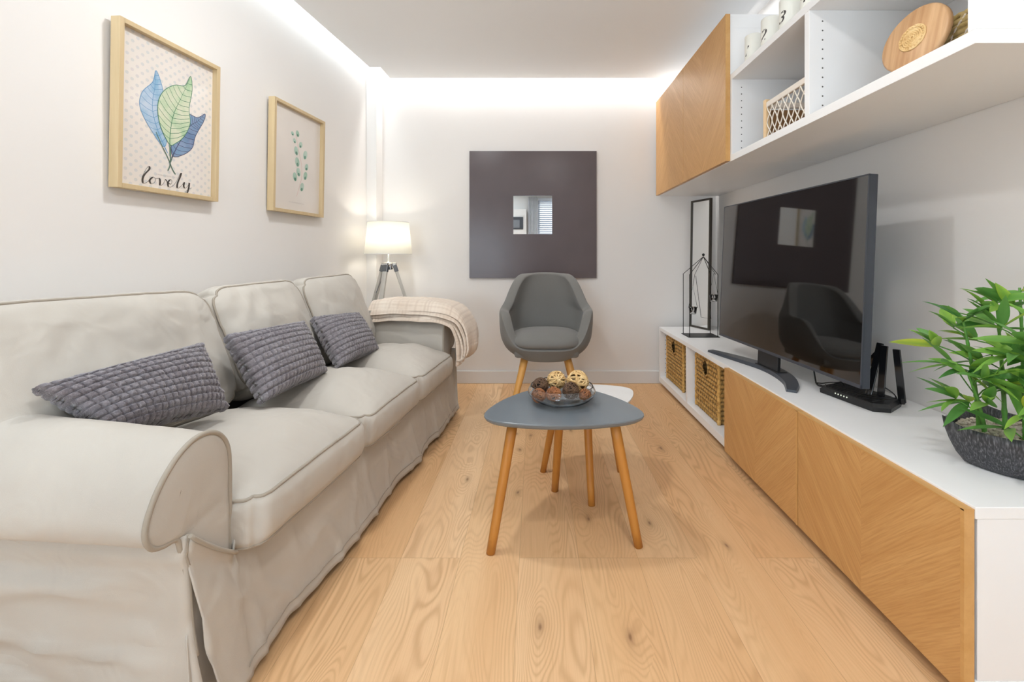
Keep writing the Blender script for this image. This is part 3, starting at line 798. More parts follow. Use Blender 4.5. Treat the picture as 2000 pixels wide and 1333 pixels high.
# ------------------------------------------------------------------ bamboo plant in a charcoal pot
pl = empty('potted_bamboo', (1.172, 1.115, 0.4302), label='green bamboo plant with pale gravel in a charcoal boat shaped pot', cat='plant')
PC = [(-0.135, 0.045), (-0.045, -0.115), (0.140, -0.045), (0.055, 0.120)]
def sq_pt(t_):   # rounded square outline through the four corners with sagging rim
    k = int(t_) % 4; f = t_-int(t_)
    a, b = Vector(PC[k]), Vector(PC[(k+1) % 4]); m = a.lerp(b, f)
    out = Vector((m.x, m.y)); bulge = 0.022*math.sin(PI*f)
    c_ = Vector((0.004, 0.001)); dr = (out-c_).normalized()
    return out+dr*bulge, 1-math.sin(PI*f)
nseg = 64; rows = []
V = []; F = []
prof = [(0.60, 0.0), (0.68, 0.004), (0.80, 0.028), (0.90, 0.058), (0.97, 0.085), (1.0, 0.108), (0.96, 0.106), (0.92, 0.085), (0.85, 0.07)]
for sc_, z in prof:
    for i in range(nseg):
        p, cf = sq_pt(4*i/nseg); zz = z*0.93 + (0.014*cf**1.5*(z/0.108)**2)
        V.append((p.x*sc_, p.y*sc_, zz))
for r in range(len(prof)-1):
    for i in range(nseg): F.append((r*nseg+i, r*nseg+(i+1) % nseg, (r+1)*nseg+(i+1) % nseg, (r+1)*nseg+i))
F.append(tuple(range(nseg-1, -1, -1)))
mesh('pot', V, F, M['pot'], pl, smooth=True)
bm = bmesh.new()
vs = [bm.verts.new((sq_pt(4*i/nseg)[0].x*0.88, sq_pt(4*i/nseg)[0].y*0.88, 0.085)) for i in range(nseg)]; bm.faces.new(vs)
rnd = random.Random(3)
for k in range(260):
    a = rnd.random()*4; q = sq_pt(a)[0]*0.84*math.sqrt(rnd.random()); r = rnd.uniform(0.004, 0.008)
    g = bmesh.ops.create_icosphere(bm, subdivisions=1, radius=r, matrix=Matrix.Translation((q.x, q.y, 0.088)) @ Matrix.Scale(0.7, 4, (0, 0, 1)))
bobj('gravel', bm, M['gravel'], pl, kind='stuff')
LV = []; LF = []; LT = []
def leaf(base, dr, ln, wd, droop, tone, roll=0.0):
    base = Vector(base); dr = Vector(dr).normalized(); off = len(LV); n = 9
    side0 = dr.cross(Vector((0, 0, 1)));
    if side0.length < 0.05: side0 = Vector((1, 0, 0))
    side0.normalize(); side0 = Matrix.Rotation(roll, 3, dr) @ side0
    for i in range(n):
        t_ = i/(n-1); p = base+dr*ln*t_+Vector((0, 0, -droop*ln*t_*t_))
        w2 = wd*0.5*(math.sin(PI*min(1, t_**0.75)))**0.9 if 0 < t_ < 1 else 0.0003
        up = side0.cross(dr).normalized()
        LV.extend([p-side0*w2+up*w2*0.35, p, p+side0*w2+up*w2*0.35]); LT.extend([tone, tone*0.8, tone])
    for i in range(n-1):
        for k in range(2): q = off+i*3+k; LF.append((q, q+3, q+4, q+1))
rnd = random.Random(11)
stems = [(-0.055, 0.03, 0.28), (-0.03, -0.055, 0.20), (0.0, 0.02, 0.33), (0.02, -0.05, 0.27), (0.05, 0.02, 0.36), (0.055, -0.03, 0.22), (-0.07, 0.0, 0.15)]
for (x, y, h) in stems:
    lx, ly = x*rnd.uniform(0.15, 0.5)-0.015, y*rnd.uniform(0.1, 0.5)
    pts = [(x+lx*(k/8)**1.5, y+ly*(k/8)**1.5, 0.08+h*k/8) for k in range(9)]
    rr = []
    bm = bmesh.new(); fine = []
    for k in range(33):
        t_ = k/32; i = min(7, int(t_*8)); f = t_*8-i; fine.append(Vector(pts[i]).lerp(Vector(pts[i+1]), f)); rr.append((0.0052*(1-0.5*t_))*(1.22 if k % 5 == 0 else 1))
    add_tube(bm, fine, rr, 8)
    for q in range(5):
        t_ = 0.30+0.70*q/4; i = min(31, int(t_*32)); p0 = fine[i]
        az = rnd.uniform(0, 2*PI); 
        if rnd.random() < 0.45: az = rnd.uniform(PI*0.75, PI*1.5)
        out = Vector((math.cos(az), math.sin(az), rnd.uniform(0.35, 0.9))).normalized(); bl = rnd.uniform(0.03, 0.075)
        if q == 4: bl = 0.005
        p1 = p0+out*bl; add_tube(bm, [p0, p0.lerp(p1, 0.5)+Vector((0, 0, 0.004)), p1], 0.0017, 5)
        nl = rnd.randint(4, 6)
        for m_ in range(nl):
            a2 = az+rnd.uniform(-1.15, 1.15) if q < 4 else rnd.uniform(0, 2*PI)
            dv = (math.cos(a2), math.sin(a2), rnd.uniform(-0.25, 1.25))
            # stay clear of the wall at the right
            if (pl.location.x+p1.x) > 1.22 and dv[0] > 0.2: dv = (-abs(dv[0])*0.4, dv[1], dv[2]+0.3)
            leaf(p1, dv, rnd.uniform(0.075, 0.115), rnd.uniform(0.019, 0.027), rnd.uniform(0.0, 0.4), min(1, max(0, rnd.gauss(0.50, 0.26))), rnd.uniform(-1.1, 1.1))
    bobj('stem', bm, M['stem'], pl)
# hand-placed sprays on the outer left side
for base, dirs in (((-0.115, 0.035, 0.245), [(-0.9, 0.5, 0.05), (-1, 0.1, -0.1), (-0.75, -0.5, 0.3), (0.3, -0.8, -0.5), (-0.5, 0.3, 0.7), (0.1, -1, 0.1)]),
                   ((-0.09, 0.02, 0.155), [(-1, 0.4, -0.25), (-0.9, 0.0, 0.1), (-1, -0.3, -0.45), (-0.7, -0.7, 0.5), (-0.6, 0.5, 0.6)]),
                   ((-0.05, -0.02, 0.345), [(-0.8, 0.5, 0.5), (-0.9, 0.0, 0.1), (-0.2, -0.3, 1), (0.5, -0.6, 0.8), (-0.5, 0.5, 0.9), (0.4, -0.9, 0.1)]),
                   ((-0.06, -0.05, 0.115), [(-0.9, 0.2, 0.0), (-0.6, -0.6, 0.1), (-0.5, 0.4, 0.3)])):
    for q, dv in enumerate(dirs): leaf(base, dv, 0.105+0.015*math.sin(q*3), 0.022, 0.12, (0.35, 0.6, 0.2, 0.9, 0.45, 0.3)[q % 6], 0.5*math.sin(q*2))
for pts in ([(-0.055, 0.02, 0.15), (-0.08, 0.03, 0.19), (-0.115, 0.035, 0.245)], [(-0.05, 0.01, 0.25), (-0.045, 0.0, 0.30), (-0.05, -0.02, 0.345)], [(-0.07, 0.0, 0.12), (-0.09, 0.02, 0.155)], [(-0.03, -0.055, 0.09), (-0.06, -0.05, 0.115)]):
    tube('branch', catmull(pts, 5), 0.0016, M['stem'], pl, 5)
o = mesh('foliage', LV, LF, M['leaf'], pl, smooth=True)
at = o.data.attributes.new('tone', 'FLOAT', 'POINT')
for i, c in enumerate(LT): at.data[i].value = c

# ------------------------------------------------------------------ square wall mirror on the back wall
wm = empty('wall_mirror', (-0.015, YB-0.001, 1.257), label='big square taupe panel with a small square mirror in the middle', cat='mirror')
h = 0.472; q0, q1, r0, r1 = -0.146, 0.142, -0.146, 0.139
bm = bmesh.new()
for lo, hi in (((-h, -0.022, -h), (q0, 0, h)), ((q1, -0.022, -h), (h, 0, h)), ((q0, -0.022, r1), (q1, 0, h)), ((q0, -0.022, -h), (q1, 0, r0))): add_box(bm, lo, hi)
bobj('panel', bm, M['frame_dark'], wm)
box('mirror_glass', (q0, -0.020, r0), (q1, -0.006, r1), M['mirror'], wm)

# ------------------------------------------------------------------ framed pictures on the left wall
def mk_art(name, kind):
    s = NT(name); tc = s.n('ShaderNodeTexCoord')
    n = s.noise(tc.outputs['Object'], 6, 2)
    paper = s.ramp(n, [(0.2, lin(228, 220, 212)), (0.8, lin(236, 228, 220))])
    if kind == 'dots':
        sep = s.n('ShaderNodeSeparateXYZ'); s.l(tc.outputs['Object'], sep.inputs[0])
        W = 0.036
        def dots(ox, oy):
            a = s.math('SUBTRACT', s.math('FRACT', s.math('ADD', s.math('DIVIDE', sep.outputs[1], W), ox+50)), 0.5)
            b = s.math('SUBTRACT', s.math('FRACT', s.math('ADD', s.math('DIVIDE', sep.outputs[2], W*0.9), oy+50)), 0.5)
            return s.math('LESS_THAN', s.math('ADD', s.math('MULTIPLY', a, a), s.math('MULTIPLY', b, b)), 0.030)
        f = s.math('MAXIMUM', dots(0, 0), dots(0.5, 0.5))
        c2 = s.ramp(s.noise(tc.outputs['Object'], 22, 1), [(0.35, lin(204, 204, 208)), (0.5, lin(200, 205, 204)), (0.65, lin(210, 202, 204))])
        s.col(s.mix(s.math('MULTIPLY', f, 0.65), paper, c2))
    else: s.col(paper)
    s.set(Roughness=0.35); s.b.inputs['Coat Weight'].default_value = 0.5; s.b.inputs['Coat Roughness'].default_value = 0.06
    return s.m
# local frame: y along wall (far = +), z up, x out of the wall
def picture(yc, zc, wy, hz, label, artmat):
    root = empty('framed_picture', (wall_x(yc), yc, zc), rz=-LA, label=label, cat='picture')
    D = 0.034; fw = 0.016
    tl = Matrix.Translation((0.002, 0, -hz/2)) @ Matrix.Rotation(math.radians(1.0), 4, 'Y') @ Matrix.Translation((0, 0, hz/2))
    hy, hz2 = wy/2, hz/2
    bm = bmesh.new()
    for lo, hi in (((0, -hy, -hz2), (D, -hy+fw, hz2)), ((0, hy-fw, -hz2), (D, hy, hz2)), ((0, -hy+fw, hz2-fw), (D, hy-fw, hz2)), ((0, -hy+fw, -hz2), (D, hy-fw, -hz2+fw))): add_box(bm, lo, hi, 0.001, tl)
    bobj('frame', bm, M['frame_wood'], root)
    bm = bmesh.new(); add_box(bm, (0.004, -hy+fw, -hz2+fw), (0.012, hy-fw, hz2-fw), 0, tl); bobj('print', bm, artmat, root)
    return root, tl
def flat_poly(bm, pts, x, tl, mi=0):
    bm.faces.new([bm.verts.new(tl @ Vector((x, p[0], p[1]))) for p in pts]).material_index = mi
def ribbon(bm, pts, wfun, x, tl, mi=0):
    pts = [Vector((p[0], p[1])) for p in pts]; L_ = []
    for i, p in enumerate(pts):
        a = pts[max(i-1, 0)]; b = pts[min(i+1, len(pts)-1)]; t_ = (b-a).normalized() if (b-a).length > 1e-9 else Vector((1, 0)); n_ = Vector((-t_.y, t_.x))
        wv = wfun(i/(len(pts)-1), t_); L_.append((bm.verts.new(tl @ Vector((x, *(p+n_*wv)))), bm.verts.new(tl @ Vector((x, *(p-n_*wv))))))
    for (a, b), (c, d_) in zip(L_, L_[1:]): bm.faces.new((a, b, d_, c)).material_index = mi
def art_mat(name, c1, c2, c3=None):
    s = NT(name); v = s.coord(); n = s.noise(v, 30, 3); n2 = s.noise(v, 9, 2)
    c = s.ramp(n2, [(0.3, lin(c1)), (0.7, lin(c2))])
    if c3: c = s.mix(s.ramp(n, [(0.4, (0,)*3), (0.7, (0.7,)*3)]), c, lin(c3))
    s.col(c); s.set(Roughness=0.5); return s.m
p1, tl1 = picture(1.694, 1.456, 0.413, 0.560, 'pale wood framed print of three big leaves over the word lovely', mk_art('dotted_print', 'dots'))
AM = {k: art_mat('art_'+k, *v) for k, v in dict(
    blue=((128, 176, 206), (176, 198, 220), (206, 214, 226)), green=((168, 200, 160), (212, 218, 188), (226, 220, 200)), navy=((104, 128, 164), (128, 160, 190), (150, 158, 186)),
    blue_line=((96, 146, 190), (112, 160, 200)), green_line=((58, 122, 92), (76, 142, 104)), navy_line=((60, 62, 90), (76, 78, 108)), stalk=((84, 112, 100), (100, 128, 110)),
    pink=((216, 176, 168), (224, 188, 178)), euc=((150, 190, 168), (186, 204, 190), (196, 216, 204)), euc_dark=((84, 128, 110), (110, 150, 130)), faint=((206, 198, 192), (212, 204, 198))).items()}
# px on the photographed print converted to millimetres on the print: centre (0,0), y right, z up
def leaf_art(root, tl, outline, mid, mfill, mline, nm, ez=0.0):
    O = catmull([(a, b, 0) for a, b in outline], 6, True); Md = catmull([(a, b, 0) for a, b in mid], 8)
    bm = bmesh.new(); flat_poly(bm, [(p.x, p.y) for p in O], 0.0124+ez, tl)
    fo = bobj(nm, bm, mfill, root)
    bm = bmesh.new(); OC = O+[O[0]]
    ribbon(bm, [(p.x, p.y) for p in OC], lambda t_, d_: 0.0011, 0.0126+ez, tl); ribbon(bm, [(p.x, p.y) for p in Md], lambda t_, d_: 0.0014*(1.2-t_), 0.0127+ez, tl)
    # veins : from the midrib to the outline
    def hit(p, d_):
        best = None
        for a, b in zip(OC, OC[1:]):
            e = Vector((b.x-a.x, b.y-a.y)); den = d_.x*e.y-d_.y*e.x
            if abs(den) < 1e-12: continue
            q = Vector((a.x-p.x, a.y-p.y)); tt = (q.x*e.y-q.y*e.x)/den; uu = (q.x*d_.y-q.y*d_.x)/den
            if tt > 1e-4 and 0 <= uu <= 1 and (best is None or tt < best): best = tt
        return best
    n = len(Md)
    for i in range(3, n-2, 2):
        p = Vector((Md[i].x, Md[i].y)); t_ = Vector((Md[i+1].x-Md[i-1].x, Md[i+1].y-Md[i-1].y)).normalized()
        for sg in (1, -1):
            d_ = Matrix.Rotation(sg*math.radians(62), 2) @ t_; tt = hit(p, d_)
            if tt and tt < 0.2:
                e = p+d_*tt*0.96; m_ = p.lerp(e, 0.5)+t_*tt*-0.06; ribbon(bm, [p, m_, e], lambda a_, b_: 0.0008, 0.0126+ez, tl)
    bobj('line_art', bm, mline, fo)
leaf_art(p1, tl1, [(-0.020, -0.105), (-0.075, -0.055), (-0.115, 0.010), (-0.108, 0.065), (-0.070, 0.115), (-0.058, 0.160), (-0.035, 0.115), (-0.020, 0.050), (-0.012, -0.020)], [(-0.008, -0.125), (-0.045, -0.060), (-0.070, 0.020), (-0.062, 0.100), (-0.058, 0.158)], AM['blue'], AM['blue_line'], 'blue_leaf')
leaf_art(p1, tl1, [(0.012, -0.130), (0.060, -0.115), (0.098, -0.080), (0.112, -0.030), (0.150, 0.040), (0.155, 0.070), (0.120, 0.045), (0.075, 0.045), (0.030, 0.010), (0.008, -0.060)], [(0.008, -0.140), (0.040, -0.075), (0.085, 0.0), (0.120, 0.030), (0.152, 0.066)], AM['navy'], AM['navy_line'], 'navy_leaf', 0.0005)
leaf_art(p1, tl1, [(-0.002, -0.090), (-0.040, -0.030), (-0.050, 0.040), (-0.030, 0.095), (0.015, 0.135), (0.060, 0.150), (0.085, 0.195), (0.092, 0.140), (0.080, 0.070), (0.085, 0.010), (0.060, -0.045), (0.025, -0.080)], [(0.002, -0.135), (0.0, -0.060), (0.012, 0.02), (0.045, 0.10), (0.084, 0.19)], AM['green'], AM['green_line'], 'green_leaf', 0.0010)
bm = bmesh.new()
for pts in ([(-0.055, -0.060), (-0.030, -0.105), (-0.005, -0.145), (0.012, -0.180), (0.026, -0.198)], [(0.002, -0.10), (0.004, -0.14), (0.002, -0.17), (-0.006, -0.190)], [(0.02, -0.115), (0.010, -0.14), (0.005, -0.155)]):
    ribbon(bm, [(p.x, p.y) for p in catmull([(a, b, 0) for a, b in pts], 6)], lambda t_, d_: 0.0016+0.0008*t_, 0.0129, tl1)
bobj('stalk', bm, AM['stalk'], p1)
# hand lettered word
word = {
 'l': [(-0.104, -0.238), (-0.090, -0.208), (-0.080, -0.196), (-0.078, -0.206), (-0.094, -0.226), (-0.102, -0.244), (-0.100, -0.258), (-0.090, -0.256), (-0.078, -0.246)],
 'o': [(-0.078, -0.246), (-0.062, -0.232), (-0.068, -0.234), (-0.076, -0.246), (-0.070, -0.256), (-0.058, -0.250), (-0.054, -0.238), (-0.060, -0.231)],
 'v': [(-0.054, -0.236), (-0.040, -0.232), (-0.036, -0.242), (-0.036, -0.256), (-0.026, -0.252), (-0.018, -0.238), (-0.016, -0.232), (-0.010, -0.236)],
 'e': [(-0.010, -0.238), (0.006, -0.246), (0.012, -0.234), (0.006, -0.229), (-0.004, -0.240), (-0.003, -0.255), (0.008, -0.256), (0.022, -0.244)],
 'm': [(0.022, -0.244), (0.036, -0.222), (0.046, -0.200), (0.050, -0.198), (0.046, -0.212), (0.036, -0.236), (0.034, -0.254), (0.042, -0.254), (0.056, -0.240)],
 'y': [(0.056, -0.240), (0.064, -0.230), (0.062, -0.244), (0.068, -0.252), (0.078, -0.244), (0.086, -0.230)],
 'z': [(0.087, -0.228), (0.085, -0.246), (0.080, -0.264), (0.070, -0.278), (0.066, -0.274), (0.078, -0.258), (0.098, -0.246)]}
bm = bmesh.new()
for ch, pts in word.items():
    pts = [(a, b*1.0+0.008+0.0*a) for a, b in pts]
    C = catmull([(a, b, 0) for a, b in pts], 8)
    ribbon(bm, [(p.x, p.y) for p in C], lambda t_, d_: 0.0006+0.0030*max(0, -d_.y)**1.6, 0.0129, tl1)
bobj('lettering', bm, M['ink'], p1)
bm = bmesh.new()
for k in range(17): flat_poly(bm, [(-0.05+k*0.006, -0.212), (-0.047+k*0.006, -0.212), (-0.047+k*0.006, -0.208), (-0.05+k*0.006, -0.208)], 0.0127, tl1)
bobj('small_caption', bm, AM['faint'], p1)
p2, tl2 = picture(2.449, 1.454, 0.436, 0.560, 'pale wood framed print of a eucalyptus sprig, beside the lamp', mk_art('plain_print', 'plain'))
el = [(-0.048, 0.142, 0.5), (-0.006, 0.152, 0.8), (-0.030, 0.108, 0.6), (0.022, 0.098, 0.8), (-0.014, 0.058, 1.1), (0.064, 0.052, 1.2), (-0.004, 0.0, 1.2), (0.078, -0.012, 0.9), (0.008, -0.052, 1.1), (0.068, -0.062, 1.1), (-0.022, -0.082, 1.1), (0.040, -0.128, 1.15)]
bm = bmesh.new(); bm2 = bmesh.new()
for (a, b, sc_) in el:
    tilt = 0.25 if a < 0.02 else -0.3
    def ep(rx, rz, oz=0): return [(a+rx*math.cos(q)*math.cos(tilt)-(rz*math.sin(q)+oz)*math.sin(tilt)*0.6, b+(rz*math.sin(q)+oz)) for q in [k*2*PI/20 for k in range(20)]]
    flat_poly(bm, ep(0.017*sc_**0.5, 0.021*sc_), 0.0124, tl2); flat_poly(bm2, ep(0.008*sc_**0.5, 0.008*sc_, -0.011*sc_), 0.0127, tl2)
fo = bobj('sprig_leaf', bm, AM['euc'], p2); bobj('leaf_shading', bm2, AM['euc_dark'], fo)
bm = bmesh.new()
ribbon(bm, [(p.x, p.y) for p in catmull([(-0.02, 0.14, 0), (0.0, 0.08, 0), (0.03, 0.0, 0), (0.036, -0.07, 0), (0.016, -0.13, 0), (-0.006, -0.185, 0)], 8)], lambda t_, d_: 0.0011, 0.0126, tl2)
bobj('sprig_stem', bm, AM['pink'], p2)
bm = bmesh.new()
for k in range(22): flat_poly(bm, [(-0.07+k*0.006, -0.222), (-0.0665+k*0.006, -0.222), (-0.0665+k*0.006, -0.217), (-0.07+k*0.006, -0.217)], 0.0127, tl2)
bobj('small_caption', bm, AM['faint'], p2)

# ------------------------------------------------------------------ sofa
SA = -math.radians(5.9)
sofa = empty('sofa', (-0.692, 0.925, 0), rz=SA, label='long three seat sofa in a loose beige cover along the left wall', cat='sofa')
SM = sofa.matrix_world
def sofa_mesh(name, V, F, mat=None, parent=None, smooth=True): return mesh(name, V, F, mat or M['sofa'], parent or sofa, smooth)

def arm_profile(sgn, y0, sc=1.0):
    # (outward distance from the inner face, z): list going up the inner side, over the roll and down the outer side
    P = [(0.0, 0.05), (0.0, 0.16), (0.0, 0.28), (0.0, 0.40), (0.0, 0.49), (0.006, 0.545), (0.028, 0.583), (0.062, 0.603), (0.105, 0.603), (0.150, 0.578), (0.190, 0.532), (0.214, 0.480),
         (0.218, 0.445), (0.206, 0.418), (0.182, 0.407), (0.156, 0.404), (0.144, 0.396), (0.135, 0.36), (0.127, 0.30), (0.118, 0.22), (0.112, 0.14), (0.108, 0.05)]
    return [(y0+sgn*a*sc, z) for a, z in P]
def arm(sgn, y0, sc, label):
    root_p = arm_profile(sgn, y0, sc)
    C = catmull([(0, y, z) for y, z in root_p], 4)
    nx = 56; V = []
    for i in range(nx):
        t_ = i/(nx-1); x = lerp(0.0, -0.715, t_)
        for j, p in enumerate(C):
            y, z = p.y, p.z
            if z > 0.42: z = 0.42+(z-0.42)*(0.87+0.16*min(1, t_*1.5))
            out = (y-y0)*sgn
            # soft creases on the outer side panel
            if z < 0.40 and out > 0.05:
                k = (0.40-z)/0.35
                dsp = 0.012*math.sin(z*42+6*x+2.2*fbm((x*3, z*4, 1.0)))*sstep(0, 0.3, k)*(1-0.3*k)*sstep(0, 0.12, t_)
                dsp += 0.010*ridge((x*1.6+z*2, z*9+x*1.5, 3.0), 5)
                dsp += 0.022*fbm((x*2.2, z*3.0, 4.0))*sstep(0, 0.25, k)+0.018*k*t_
                y += sgn*dsp
            else:
                y += sgn*(0.004*fbm((x*5, z*6, y*5))+0.003*ridge((x*2, z*7, 2.0), 6))*sstep(0, 0.1, t_); z += 0.005*fbm((x*4, y*5, 9.0))*sstep(0, 0.1, t_)
            V.append((x, y, z))
    n = len(C); F = grid_faces(nx, n)
    cen = len(V)
    # padded front panel
    cyy = sum(p.y for p in C)/n
    ins = []
    for lev, (s_, dx) in enumerate(((0.97, 0.004), (0.90, 0.007), (0.7, 0.009), (0.4, 0.010))):
        ring = []
        for p in C:
            p = Vector((0, p.y, p.z if p.z < 0.42 else 0.42+(p.z-0.42)*0.87)); zc = min(max(p.z, 0.12), 0.49); yc = y0+sgn*(0.105 if p.z > 0.41 else 0.06)*sc
            ring.append(len(V)); V.append((dx, lerp(yc, p.y, s_), lerp(zc, p.z, s_)))
        ins.append(ring)
    prev = list(range(0, n))
    for ring in ins:
        for j in range(n-1): F.append((prev[j], prev[j+1], ring[j+1], ring[j]))
        prev = ring
    r = prev
    for j in range(n//2-1): F.append((r[j], r[j+1], r[n-2-j], r[n-1-j]))
    F.append(tuple(range((nx-1)*n+n-1, (nx-1)*n-1, -1)))
    o = sofa_mesh('armrest', V, F)
    tube('piping', [(0.004, p.y, p.z if p.z < 0.42 else 0.42+(p.z-0.42)*0.87) for p in C[4:-6]], 0.0052, M['sofa_seam'], o, 8)
    return o
arm(-1, 0.087, 0.90, 'near')
arm(1, 1.652, 0.98, 'far')

def pcushion(name, hx, hy, hz, r, crown, parent, Mx, seed=0, nu=30, wr=0.004, pip=(True, True), dome=(1, 1), fold=0.003, rho=0.06):
    # box surface sampled, rounded and crowned
    bm = bmesh.new(); bmesh.ops.create_cube(bm, size=2.0)
    bmesh.ops.subdivide_edges(bm, edges=bm.edges[:], cuts=nu, use_grid_fill=True)
    def dfm(p):
        x, y, z = p
        ax_, ay_ = abs(x)-(hx-rho), abs(y)-(hy-rho)
        if ax_ > 0 and ay_ > 0:
            k_ = max(ax_, ay_)/math.hypot(ax_, ay_); x = math.copysign(hx-rho+ax_*k_, x); y = math.copysign(hy-rho+ay_*k_, y)
        u, v = x/hx, y/hy; w_ = z/hz
        c = max(0, 1-abs(u)**2.6)*max(0, 1-abs(v)**2.6)
        z += crown*c*(w_ if w_ > 0 else w_*dome[1])*1.0
        z += wr*2.2*fbm((x*6+seed, y*6, w_*1.5))*(0.4+0.6*c)
        if w_ > 0: z += fold*(ridge((x*3.0+seed, y*8.5+x*4.0, 0.5), 6)*0.9+ridge((x*7.0-y*3.0, y*4.0+seed, 2.5), 8)*0.6)*(0.25+0.75*min(1, c*2))
        # pinched rim makes small gathers at the boxing
        if abs(w_) < 0.95:
            g = math.sin(y*130+3*fbm((y*9, seed, 0)))*0.0016*(1-abs(w_)); x += g*(1 if x > 0 else -1)*sstep(0.8, 1.0, abs(u))
            y += (math.sin(x*120)*0.0012)*(1-abs(w_))*sstep(0.85, 1.0, abs(v))
        bul = 0.012*(1-w_*w_)
        x += bul*u*sstep(0.7, 1, abs(u)); y += bul*0.4*v*sstep(0.7, 1, abs(v))
        return Vector((x, y, z))
    for vtx in bm.verts:
        # concentrate samples toward the rim
        q = [math.copysign(abs(c)**0.75, c) if abs(c) < 1 else c for c in vtx.co]
        h = (hx, hy, hz); p = Vector([q[i]*h[i] for i in range(3)])
        inner = Vector([max(-(h[i]-r), min(h[i]-r, p[i])) for i in range(3)]); d_ = p-inner
        if d_.length > 1e-9: p = inner+d_.normalized()*r if d_.length > r*0.999 else p
        vtx.co = Mx @ dfm(p)
    o = bobj(name, bm, M['sofa'], parent, smooth=True)
    rc = r*1.3
    for sg, on in ((1, pip[0]), (-1, pip[1])):
        if not on: continue
        pts = []
        a, b = hx-rc, hy-rc
        for (cx_, cy_, s0) in ((a, b, 0), (-a, b, PI/2), (-a, -b, PI), (a, -b, 1.5*PI)):
            for k in range(7):
                th = s0+k*PI/12; pts.append(Vector((cx_+(rc-r*0.27)*math.cos(th), cy_+(rc-r*0.27)*math.sin(th), sg*(hz-r*0.30))))
        dense = []
        for i in range(len(pts)):
            A_, B_ = pts[i], pts[(i+1) % len(pts)]; m_ = max(1, int((B_-A_).length/0.02))
            for k in range(m_): dense.append(A_.lerp(B_, k/m_))
        dense = [Mx @ dfm(p) for p in dense]
        tube('piping', dense, 0.0042, M['sofa_seam'], o, 6, True)
    return o
# seat cushions
for k in range(3):
    yc = 0.112+0.2565+0.513*k
    pcushion('seat_cushion', 0.262, (0.267, 0.256, 0.256)[k], 0.058, 0.028, 0.085, sofa, Matrix.Translation((-0.199, yc-(0.011, 0, 0)[k], 0.346)), seed=k*7.3, nu=34)
# back cushions, leaning
for k in range(3):
    yc = 0.112+0.2565+0.513*k
    R_ = Matrix.Rotation(math.radians(-68.0), 4, 'Y')
    Mx = Matrix.Translation((-0.510, yc+(-0.075, 0.0, 0.01)[k], 0.630+(0.0, 0.0, 0.006)[k])) @ Matrix.Rotation((-0.02, 0.015, 0.02)[k], 4, 'X') @ Matrix.Rotation(math.radians(68), 4, 'Y')
    pcushion('back_cushion', 0.205, (0.324, 0.257, 0.257)[k], 0.062, 0.032, 0.045, sofa, Mx, seed=20+k*5.1, nu=34, wr=0.006, dome=(1, 0.4), fold=0.008, rho=0.085)
# base and back
bm = bmesh.new(); add_box(bm, (-0.70, 0.10, 0.05), (-0.005, 1.66, 0.29), 0.02); bobj('base', bm, M['sofa'], sofa, smooth=False)
bm = bmesh.new()
V = []; prof = [(-0.57, 0.10), (-0.59, 0.50), (-0.625, 0.74), (-0.645, 0.785), (-0.680, 0.80), (-0.715, 0.785), (-0.73, 0.74), (-0.735, 0.50), (-0.735, 0.05)]
PP = catmull([(x, 0, z) for x, z in prof], 4); ny = 40
for i in range(ny):
    y = lerp(0.02, 1.80, i/(ny-1)); e = min(i, ny-1-i)
    for p in PP: V.append((p.x+(-0.01 if e == 0 else 0)*0, y, p.z-(0.02 if e == 0 else 0.005 if e == 1 else 0)*(1 if p.z > 0.5 else 0)+0.004*fbm((y*4, p.z*3, 2))))
F = grid_faces(ny, len(PP))+[tuple(range(len(PP))), tuple(range(ny*len(PP)-1, (ny-1)*len(PP)-1, -1))]
sofa_mesh('backrest_frame', V, F)
# front skirt with a loose hem
V = []; ny, nz = 170, 26
def skirt_pt(y, t_):
    zt_ = 0.335 if y > 0.092 else lerp(0.402, 0.292, max(0, min(1, (y+0.03)/0.117)))
    z = lerp(zt_, 0.022, t_)
    fl_ = 0.036*t_**1.4
    wv = (0.009*math.sin(y*13+1.2*math.sin(y*5))+0.007*fbm((y*6, t_*1.2, 5.0)))*t_**1.2
    x = 0.004+0.017*(1-sstep(0.088, 0.10, y))*(1-0.6*t_)+fl_+wv+0.010*ridge((y*7, t_*1.5-y*2, 4.0), 5)*t_**0.7+0.004*fbm((y*3, t_*3, 8.0))
    z += 0.008*fbm((y*5, 0.0, 12.0))*t_
    x -= 0.012*math.exp(-((t_-0.12)/0.1)**2)
    return x, y, z
for i in range(ny):
    u = i/(ny-1)
    for j in range(nz):
        t_ = j/(nz-1); ys = lerp(-0.030, 1.845, u)
        lo_y = -0.030 + 0.016*sstep(0.2, 0.55, t_) + 0.040*max(0, (t_-0.55)/0.45)**1.3
        y = lo_y+(1.845-lo_y)*u
        x, y, z = skirt_pt(y, t_)
        # near edge turns inward into the slit
        if u < 0.012: x -= 0.010*max(0, (t_-0.5))
        V.append((x, y, z))
F = grid_faces(ny, nz)
o = sofa_mesh('front_skirt', V, F); o.modifiers.new('s', 'SOLIDIFY').thickness = 0.004
tube('piping', [(0.024, lerp(-0.036, 0.084, k/12), lerp(0.404, 0.294, k/12)-0.006*math.sin(k/12*PI)) for k in range(13)], 0.0042, M['sofa_seam'], o, 8)
tube('hem_seam', [(lambda p: (p[0]+0.002, p[1], p[2]+0.03))(skirt_pt(lerp(0.08, 1.83, k/90), 1.0)) for k in range(91)], 0.0012, M['sofa_seam'], o, 5)
